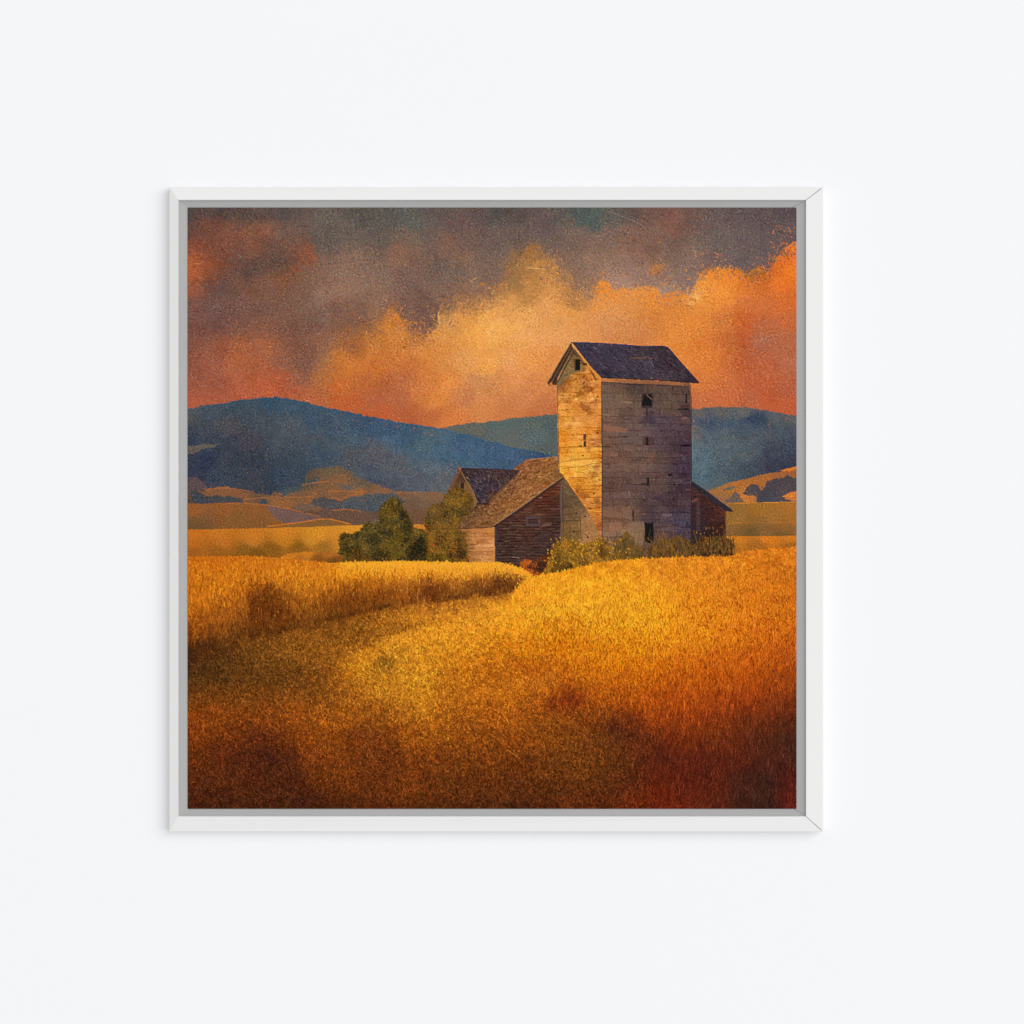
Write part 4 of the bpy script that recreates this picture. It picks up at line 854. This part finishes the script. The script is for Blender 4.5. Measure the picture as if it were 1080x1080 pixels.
    A = np.where(track, -1.57 + r.normal(0, .95, n), -1.5 + r.normal(0, .38, n))
    c = pick(base, x, y)
    lum = c.mean(1, keepdims=True)
    k = r.normal(0, 1, (n, 1))
    amp = np.where(track, .17, .13)[:, None] * np.clip(1.5 - lum / 240, .8, 1.4)
    c = c * (1 + amp * k * np.array([.85, 1.1, 1.3])) + np.where(k > 1.1, 1, 0) * np.array([16, 8, 2]) * (lum / 120)
    c = np.clip(c, 6, 255) * np.array([1, 1, 1]) + r.normal(0, 3, (n, 3))
    strokes(x, y + L * .3, L, A, .62, np.clip(c, 5, 253), .72, bend=r.normal(0, .5, n))
    # grass of the track: tufts a few millimetres across
    tf = fbm(5, 611, 3)
    lay_t = (gm * (Y > bank_foot[None])).astype(np.float32)
    img = img * (1 + .13 * (tf * lay_t)[..., None] * np.array([.9, 1.0, 1.2], np.float32))
    # long upright stalks: standing crop at the right, and the bank
    n = 5200
    x = np.concatenate([r.uniform(555, 840, n), r.uniform(198, 556, 2600)])
    y = np.concatenate([640 + 205 * r.uniform(0, 1, n) ** .8, r.uniform(604, 694, 2600)])
    top, ft = np.interp(x, gx, np.where(gx < 552, y_l, y_rt)), np.interp(x, gx, bank_foot)
    rf = np.interp(x, [540, 560, 580, 600, 620, 650, 680, 842], [640, 700, 735, 748, 760, 785, 852, 858])
    keep = np.where(x < 556, (y < ft) & (y > top + 7), (y > top + 10) & (y < rf))
    x, y = x[keep], y[keep]
    m = len(x)
    k = r.normal(0, 1, (m, 1))
    c = pick(base, x, y) * (1 + .24 * k * np.array([.8, 1.0, 1.1])) + np.clip(k, 0, 2) * np.array([8, 4, 1])
    strokes(x, y, np.where(x < 556, r.uniform(3, 7, m), r.uniform(4, 12, m)), -1.55 + r.normal(0, .17, m), .7, np.clip(c, 8, 253), .5, bend=r.normal(0, .3, m))
    # bright top tips on the left bank
    n = 1500
    x = r.uniform(360, 560, n)
    y = np.interp(x, gx, y_l) + r.exponential(3.5, n)
    strokes(x, y + 1, r.uniform(1.5, 4, n), -1.57 + r.normal(0, .35, n), .7, np.array([246, 168, 44]) + r.normal(0, 12, (n, 3)) * [1, 1, .5], .65)
    # dark ears and bright ears in the right-hand wheat
    n = 1000
    x = r.uniform(570, 840, n)
    y = 640 + np.abs(r.normal(0, 34, n)) + r.uniform(-22, 20, n)
    c = pick(base, x, y) * np.array([.74, .52, .5])
    strokes(x, y, r.uniform(2.2, 5.5, n), r.choice([1.0, 1.25, 1.5, 1.9], n) + r.normal(0, .25, n), .85, c, .7, bend=r.normal(0, .4, n))
    n = 1500
    x = r.uniform(545, 840, n)
    y = r.uniform(604, 740, n)
    keep = y > np.interp(x, gx, y_rt)
    x, y = x[keep], y[keep]
    c = pick(base, x, y) * np.array([1.05, 1.09, 1.2]) + np.array([9, 7, 5])
    strokes(x, y, r.uniform(1.6, 4.0, len(x)), -1.57 + r.normal(0, .4, len(x)), .7, np.clip(c, 0, 254), .6, bend=r.normal(0, .4, len(x)))
    n = 1900                                             # plump ears catching the light, each with its shaded side
    x = r.uniform(548, 840, n)
    y = 606 + 120 * r.uniform(0, 1, n)
    keep = y > np.interp(x, gx, y_rt) + 2
    x, y = x[keep], y[keep]
    m = len(x)
    a = -1.57 + r.normal(.15, .35, m)
    le = r.uniform(1.8, 4.2, m) * (.6 + .6 * (y - 600) / 120)
    c = pick(base, x, y)
    strokes(x + .9, y + .5, le, a, .9, c * np.array([.82, .68, .6]), .55)
    strokes(x, y, le, a, .9, np.clip(c * np.array([1.07, 1.12, 1.3]) + np.array([8, 6, 4]), 0, 254), .6)
    # straw specks over the mown track
    n = 7500
    x, y = r.uniform(200, 690, n), 640 + 208 * r.uniform(0, 1, n) ** .9
    keep = y > np.interp(x, gx, bank_foot) + 4
    x, y = x[keep], y[keep]
    m = len(x)
    c = pick(base, x, y) * 1.36 + np.array([32, 16, 3])
    strokes(x, y, r.uniform(1.2, 4.2, m), r.uniform(-2.6, -.5, m), .55, np.clip(c, 0, 245), r.uniform(.3, .75, m), bend=r.normal(0, .8, m))
    c = pick(base, x, y)
    x2, y2 = x + r.normal(0, 20, m), np.clip(y + r.normal(0, 8, m), 640, 850)
    c = pick(base, x2, y2) * .66
    strokes(x2, y2, r.uniform(1.5, 4.5, m), r.uniform(-2.6, -.5, m), .8, c, .45)
    n = 130                                              # the green-dark tuft on the shoulder
    x, y = r.normal(405, 5, n), r.normal(700, 5, n)
    strokes(x, y, r.uniform(2, 5, n), -1.2 + r.normal(0, .6, n), .9, np.array([128, 86, 24]) + r.normal(0, 14, (n, 1)), .4)
    line([(535, 790), (549, 800)], .6, (196, 120, 40), .7)
    line([(539, 789), (547, 797)], .5, (180, 110, 40), .6)
    # rusty docks in the crop
    for bx, by, rx, ry in [(456, 622, 8, 12), (266, 634, 10, 14), (285, 628, 12, 16), (527, 612, 9, 9), (604, 741, 14, 8), (584, 746, 10, 6), (648, 766, 10, 7), (666, 778, 9, 6)]:
        n = 46
        x, y = bx + r.normal(0, rx * .5, n), by + r.normal(0, ry * .5, n)
        c = pick(base, x, y) * np.array([.74, .64, .8])
        strokes(x, y, r.uniform(1.5, 4.5, n), -1.57 + r.normal(0, .7, n), .9, c, .5, bend=r.normal(0, .6, n))
    for sx, sy in [(290, 650), (293, 646), (300, 652)]:
        strokes(np.array([sx]), np.array([sy]), 2.5, -1.2, .8, (206, 112, 44), .8)

    img[..., 1] = np.where(gm > .5, np.minimum(img[..., 1], img[..., 0] * .69 + 3), img[..., 1])
    # ---------------------------------------------- surface of the paint
    def lic(angle_field, length, seed, nang=8, sigma=.55):
        """worm-like brush grain following an orientation field"""
        r = np.random.default_rng(seed)
        w = r.normal(0, 1, (PH, PW)).astype(np.float32)
        F = np.fft.rfft2(w)
        fy_ = np.fft.fftfreq(PH)[:, None] * SS
        fx_ = np.fft.rfftfreq(PW)[None, :] * SS
        bins = np.mod(np.round(angle_field / (math.pi / nang)).astype(int), nang)
        out = np.zeros((PH, PW), np.float32)
        for k in range(nang):
            a = k * math.pi / nang
            u = fx_ * math.cos(a) + fy_ * math.sin(a)
            v = -fx_ * math.sin(a) + fy_ * math.cos(a)
            H = np.exp(-(2 * math.pi ** 2) * ((u * length) ** 2 + (v * sigma) ** 2)) * (1 - np.exp(-(v * 3.2) ** 2 - (u * 2) ** 2))
            g = np.fft.irfft2(F * H, s=(PH, PW))
            g /= g.std() + 1e-9
            out = np.where(bins == k, g, out)
        return np.clip(out, -2.6, 2.6)

    ori = fbm(16, 701, 3) * 3.2
    g1 = lic(ori, 1.15, 702, sigma=.42)
    g2 = lic(ori + 1.1 + fbm(10, 703, 2), .8, 704, sigma=.36)
    g3 = lic(fbm(20, 705, 2) * 2, 1.2, 706, sigma=.6)
    def speck(size, seed):
        w = np.random.default_rng(seed).normal(0, 1, (PH, PW)).astype(np.float32)
        f2 = (np.fft.fftfreq(PH)[:, None] * SS) ** 2 + (np.fft.rfftfreq(PW)[None, :] * SS) ** 2
        g = np.fft.irfft2(np.fft.rfft2(w) * np.exp(-2 * math.pi ** 2 * f2 * size * size) * (1 - np.exp(-f2 * 30 * size * size)), s=(PH, PW))
        return np.clip(g / g.std(), -3, 3).astype(np.float32)

    s1, s2, s3, s4 = speck(.5, 731), speck(.85, 732), speck(.6, 733), speck(.6, 734)
    g1 = .42 * g1 + .62 * s1 + .3 * s2
    g2 = .4 * g2 + .6 * s3
    g3 = .3 * g3 + .8 * s4
    skyish = 1 - np.clip(gm + .0, 0, 1)
    built = np.clip(shade + sun + roof + leanroof + dorm + side + gable + shed, 0, 1)
    zone = skyish * (1 - built * .8)
    L = img.mean(2)
    amp = zone * (8.5 + L * .034) * (.8 + .5 * np.clip(fbm(12, 735, 3), -1, 1)) + (1 - zone) * (3.2 + L * .024)
    img = img + (g1 * .62 + g2 * .5)[..., None] * amp[..., None] * np.array([1.12, 1.0, .88], np.float32)
    img = img + (g3 * zone * 6.0)[..., None] * np.array([1.0, -.15, -.85], np.float32)
    img = img + (fbm(14, 711, 4) * zone * 5)[..., None] * np.array([1.1, .9, .7], np.float32)
    img = img + (rng.normal(0, 1, (PH, PW, 1)) * 3.6).astype(np.float32)
    # stray light and dark specks and long scratches in the sky
    r = np.random.default_rng(721)
    n = 1500
    x, y = r.uniform(198, 840, n), r.uniform(220, 440, n)
    k = r.normal(0, 1, (n, 1))
    ok = pick(zone, x, y) > .5
    c = pick(img, x, y) + np.where(k > 0, 34, -26) * np.abs(k)
    strokes(x[ok], y[ok], r.uniform(.7, 3.2, ok.sum()), r.uniform(-3, 3, ok.sum()), .55, np.clip(c[ok], 8, 250), .45, bend=r.normal(0, .6, ok.sum()))
    for a, c, al in [([(555, 283), (566, 283.4), (576, 284)], (228, 170, 96), .8), ([(640, 223), (654, 228), (668, 233), (680, 240)], (150, 128, 112), .55), ([(264, 229), (272, 236)], (130, 110, 98), .5),
                     ([(350, 437), (354, 442), (358, 448)], (112, 122, 120), .5), ([(774, 225), (782, 223)], (140, 128, 122), .5), ([(426, 222), (430, 219)], (140, 140, 136), .6), ([(580, 313), (590, 304)], (232, 176, 104), .5),
                     ([(251, 268.6), (255, 271)], (126, 132, 128), .9), ([(284, 365.6), (286.4, 366)], (214, 150, 104), .9), ([(285, 371), (286, 375)], (206, 132, 88), .7), ([(378.6, 334.6), (379.6, 336.4)], (232, 176, 124), .9),
                     ([(347.5, 307), (349, 309)], (168, 148, 128), .8), ([(232.4, 329), (235, 328)], (66, 48, 42), .9), ([(316, 349.6), (318, 350.4)], (76, 54, 48), .9), ([(205, 278.6), (213, 278.8)], (206, 130, 80), .6)]:
        line(a, .75, c, al)
    img = np.clip(img, 0, 255)
    # average 2 x 2 working samples
    img = img.reshape(PH // 2, 2, PW // 2, 2, 3).mean((1, 3))
    # the print is sharper than its averaging
    p = np.pad(img, ((1, 1), (1, 1), (0, 0)), mode='edge')
    soft = (p[:-2] + 2 * p[1:-1] + p[2:]) / 4
    soft = (soft[:, :-2] + 2 * soft[:, 1:-1] + soft[:, 2:]) / 4
    return np.clip(img + 1.05 * (img - soft), 3, 254)


#BPY#
# =====================================================================
#  2. The wall, the framed print, lamps and camera
# =====================================================================
import bpy
import bmesh
from mathutils import Vector

MM = 0.001
CAM_D = 3.0                                   # camera to the face of the frame
scene = bpy.context.scene
C = scene.collection


def P(px, py, depth=0.0):
    """millimetres on the wall -> a point, depth counted back from the frame's face"""
    return Vector(((px - 540) * MM, depth * MM, (540 - py) * MM))


def material(name, colour, rough=.6, spec=.3):
    m = bpy.data.materials.new(name)
    m.use_nodes = True
    b = m.node_tree.nodes['Principled BSDF']
    b.inputs['Base Color'].default_value = (*colour, 1)
    b.inputs['Roughness'].default_value = rough
    b.inputs['Specular IOR Level'].default_value = spec
    return m, m.node_tree, b


def mottled(name, c0, c1, scale, rough, spec, bump=0.0, bscale=400, stretch=(1, 1, 1)):
    """paint whose tone drifts a little"""
    m, nt, b = material(name, c0, rough, spec)
    tc = nt.nodes.new('ShaderNodeTexCoord')
    mp = nt.nodes.new('ShaderNodeMapping')
    mp.inputs['Scale'].default_value = stretch
    nz = nt.nodes.new('ShaderNodeTexNoise')
    nz.inputs['Scale'].default_value = scale
    nz.inputs['Detail'].default_value = 3
    mx = nt.nodes.new('ShaderNodeMix')
    mx.data_type = 'RGBA'
    mx.inputs[6].default_value = (*c0, 1)
    mx.inputs[7].default_value = (*c1, 1)
    nt.links.new(tc.outputs['Object'], mp.inputs['Vector'])
    nt.links.new(mp.outputs[0], nz.inputs['Vector'])
    nt.links.new(nz.outputs[0], mx.inputs[0])
    nt.links.new(mx.outputs[2], b.inputs['Base Color'])
    if bump:
        n2 = nt.nodes.new('ShaderNodeTexNoise')
        n2.inputs['Scale'].default_value = bscale
        bp = nt.nodes.new('ShaderNodeBump')
        bp.inputs['Strength'].default_value = bump
        bp.inputs['Distance'].default_value = .0005
        nt.links.new(tc.outputs['Object'], n2.inputs['Vector'])
        nt.links.new(n2.outputs[0], bp.inputs['Height'])
        nt.links.new(bp.outputs[0], b.inputs['Normal'])
    return m


M_wall = mottled('wall_paint', (.914, .917, .926), (.919, .922, .931), 3, .9, .1, .04, 700)
M_white = mottled('white_lacquer', (.822, .814, .806), (.840, .834, .827), 6, .5, .25)
M_grey = mottled('grey_lacquer', (.40, .395, .39), (.43, .428, .425), 9, .6, .2)


def mesh_object(name, verts, faces, mat, parent=None):
    me = bpy.data.meshes.new(name)
    me.from_pydata([tuple(v) for v in verts], [], faces)
    me.materials.append(mat)
    o = bpy.data.objects.new(name, me)
    C.objects.link(o)
    if parent:
        o.parent = parent
    bm = bmesh.new()
    bm.from_mesh(me)
    bmesh.ops.recalc_face_normals(bm, faces=bm.faces)
    bm.to_mesh(me)
    bm.free()
    return o


# ------------------------------------------------------------------ wall
WALL = 17.0                                   # the wall stands 17 mm behind the frame's face
w = mesh_object('wall', [P(-2400, -2200, WALL), P(3500, -2200, WALL), P(3500, 3300, WALL), P(-2400, 3300, WALL)], [(0, 1, 2, 3)], M_wall)
w['kind'] = 'structure'

# ----------------------------------------------------------- framed print
root = bpy.data.objects.new('framed_picture', None)
root.empty_display_size = .05
C.objects.link(root)
root['label'] = 'white square frame holding a sunset painting of an old grain elevator in wheat'
root['category'] = 'framed picture'

# rail outlines, each as outer / face-inner / lip-inner corner pairs (start, end)
OUT = (178, 197, 868.5, 877.5)                # left, top, right, bottom
INN = (188, 211, 850, 861)
LIP = (198.6, 219.4, 839.4, 852.4)
ol, ot, orr, ob = OUT
il, it, ir, ib = INN
ll, lt, lr, lb = LIP
G_ = .30                                      # half the open mitre at the right-hand corners
RAIL = {
    'left': ([(ol, ot), (ol, ob), (il, ib), (il, it)], [(il, it), (il, ib), (ll, lb), (ll, lt)], 3.4),
    'right': ([(orr, ot + G_ * 1.4), (orr, ob - G_ * 1.4), (ir, ib - G_), (ir, it + G_)], [(ir, it + .1), (ir, ib - .1), (836.0, lb - .15), (834.4, lt + .2)], 0.8),
    'top': ([(ol, ot), (orr - G_ * 1.4, ot), (ir - G_, it), (il, it)], [(il, it), (ir - .1, it), (834.0, lt), (ll, lt)], 0.6),
    'bottom': ([(ol, ob), (orr - G_ * 1.4, ob), (ir - G_, ib), (il, ib)], [(il, ib), (ir - .1, ib), (835.6, lb), (ll, lb)], 0.8),
}


def rail(side):
    q, lip, drop = RAIL[side]
    b_ = .7                                   # tiny eased edges
    (xa, ya), (xb, yb), (xc, yc), (xd, yd) = q

    def mixp(p, r, t):
        return (p[0] + (r[0] - p[0]) * t, p[1] + (r[1] - p[1]) * t)
    wd = math.hypot(xa - xd, ya - yd)
    t = b_ / wd
    d_s = RAIL['left'][2] if side in ('top', 'bottom') else drop
    prof = [((xa, ya), (xb, yb), WALL - .2), ((xa, ya), (xb, yb), (d_s + b_, drop + b_)),
            (mixp((xa, ya), (xd, yd), t), mixp((xb, yb), (xc, yc), t), (d_s, drop)),
            (mixp((xd, yd), (xa, ya), t * .6), mixp((xc, yc), (xb, yb), t * .6), 0.0),
            ((xd, yd), (xc, yc), .5), ((xd, yd), (xc, yc), WALL - .2)]
    v, f = [], []
    n = len(prof)
    for s, e, d in prof:
        ds, de = d if isinstance(d, tuple) else (d, d)
        v += [P(*s, ds), P(*e, de)]
    for k in range(n):
        a, b2 = 2 * k, 2 * ((k + 1) % n)
        f.append((a, a + 1, b2 + 1, b2))
    f.append(tuple(2 * k for k in range(n)))
    f.append(tuple(2 * k + 1 for k in range(n))[::-1])
    o = mesh_object('frame_rail', v, f, M_white, root)
    # grey rebate between the face and the canvas
    (xa, ya), (xb, yb), (xc, yc), (xd, yd) = lip
    d0, d1, back = 2.6, 5.0, 12.0
    v = [P(xa, ya, d0), P(xb, yb, d0), P(xc, yc, d1), P(xd, yd, d1), P(xa, ya, back), P(xb, yb, back), P(xc, yc, back), P(xd, yd, back)]
    f = [(0, 1, 2, 3), (4, 7, 6, 5), (0, 4, 5, 1), (1, 5, 6, 2), (2, 6, 7, 3), (3, 7, 4, 0)]
    mesh_object('inner_lip', v, f, M_grey, o)
    return o


for s in ('left', 'top', 'right', 'bottom'):
    rail(s)

# ------------------------------------------------------------ the canvas
img = paint()
H_, W_ = img.shape[:2]
lin = img / 255.0
lin = np.where(lin <= .04045, lin / 12.92, ((lin + .055) / 1.055) ** 2.4)
lin = np.clip(lin * .97, 0.0, .97).astype(np.float32)
CD = 4.0                                      # canvas face, back from the frame's face
kx = (CAM_D + CD * MM) / CAM_D
cx = PX0 + (np.arange(W_) / (W_ - 1)) * (PX1 - PX0)
cy = PY0 + (np.arange(H_) / (H_ - 1)) * (PY1 - PY0)
cx = np.concatenate([[cx[0]], cx, [cx[-1]]])  # a turned-over edge all round
cy = np.concatenate([[cy[0]], cy, [cy[-1]]])
gx_, gy_ = np.meshgrid((cx - 540) * kx * MM, (540 - cy) * kx * MM)
dep = np.full(gx_.shape, CD * MM)
dep[[0, -1], :] = 15 * MM
dep[:, [0, -1]] = 15 * MM
nv_x, nv_y = W_ + 2, H_ + 2
co = np.stack([gx_, dep, gy_], -1).reshape(-1, 3).astype(np.float32)
ii = (np.arange(nv_y - 1)[:, None] * nv_x + np.arange(nv_x - 1)[None, :]).reshape(-1)
quads = np.stack([ii, ii + nv_x, ii + nv_x + 1, ii + 1], -1).astype(np.int32)
me = bpy.data.meshes.new('canvas')
me.vertices.add(len(co))
me.vertices.foreach_set('co', co.reshape(-1))
me.loops.add(quads.size)
me.loops.foreach_set('vertex_index', quads.reshape(-1))
me.polygons.add(len(quads))
me.polygons.foreach_set('loop_start', np.arange(0, quads.size, 4, dtype=np.int32))
me.update(calc_edges=True)
full = np.pad(lin, ((1, 1), (1, 1), (0, 0)), mode='edge')
rgba = np.concatenate([full, np.ones(full.shape[:2] + (1,), np.float32)], -1)
at = me.color_attributes.new('paint', 'FLOAT_COLOR', 'POINT')
at.data.foreach_set('color', rgba.reshape(-1).astype(np.float32))
m, nt, b = material('printed_canvas', (.4, .3, .2), .95, .0)
ca = nt.nodes.new('ShaderNodeVertexColor')
ca.layer_name = 'paint'
nt.links.new(ca.outputs['Color'], b.inputs['Base Color'])
me.materials.append(m)
canvas = bpy.data.objects.new('canvas', me)
C.objects.link(canvas)
canvas.parent = root
canvas['label'] = 'printed canvas of a weathered grain elevator and barn in a golden wheat field under orange clouds'

# ------------------------------------------------------------------ light
world = bpy.data.worlds.new('World')
scene.world = world
world.use_nodes = True
bg = world.node_tree.nodes['Background']
bg.inputs['Color'].default_value = (.985, .99, 1.0, 1)
AMB, KEY = .66, 1.0
bg.inputs['Strength'].default_value = AMB


def softbox(name, direction, dist, size, share):
    d = Vector(direction).normalized()
    la = bpy.data.lights.new(name, 'AREA')
    la.shape = 'DISK'
    la.size = size
    cosw = -d.y
    # radiance share on the wall: E = power * cos / (pi * dist^2)
    la.energy = share * math.pi * math.pi * dist * dist / cosw
    o = bpy.data.objects.new(name, la)
    C.objects.link(o)
    o.location = d * dist
    o.rotation_euler = (-d).to_track_quat('-Z', 'Y').to_euler()
    return o


softbox('key_lamp', (.74, -1.0, .28), 40.0, 42.0, KEY * .45)  # unseen soft key lamp, upper right, set for the frame's shadow left and below

# ----------------------------------------------------------------- camera
cam = bpy.data.cameras.new('camera')
cam.sensor_width = 36.0
cam.lens = 36.0 * CAM_D / 1.08
cam.clip_start = .05
cam.clip_end = 200
co_ = bpy.data.objects.new('camera', cam)
C.objects.link(co_)
co_.location = (0, -CAM_D, 0)
co_.rotation_euler = (math.radians(90), 0, 0)
scene.camera = co_

scene.view_settings.view_transform = 'Standard'
scene.view_settings.look = 'None'
scene.view_settings.exposure = 0
scene.view_settings.gamma = 1
scene.cycles.max_bounces = 6
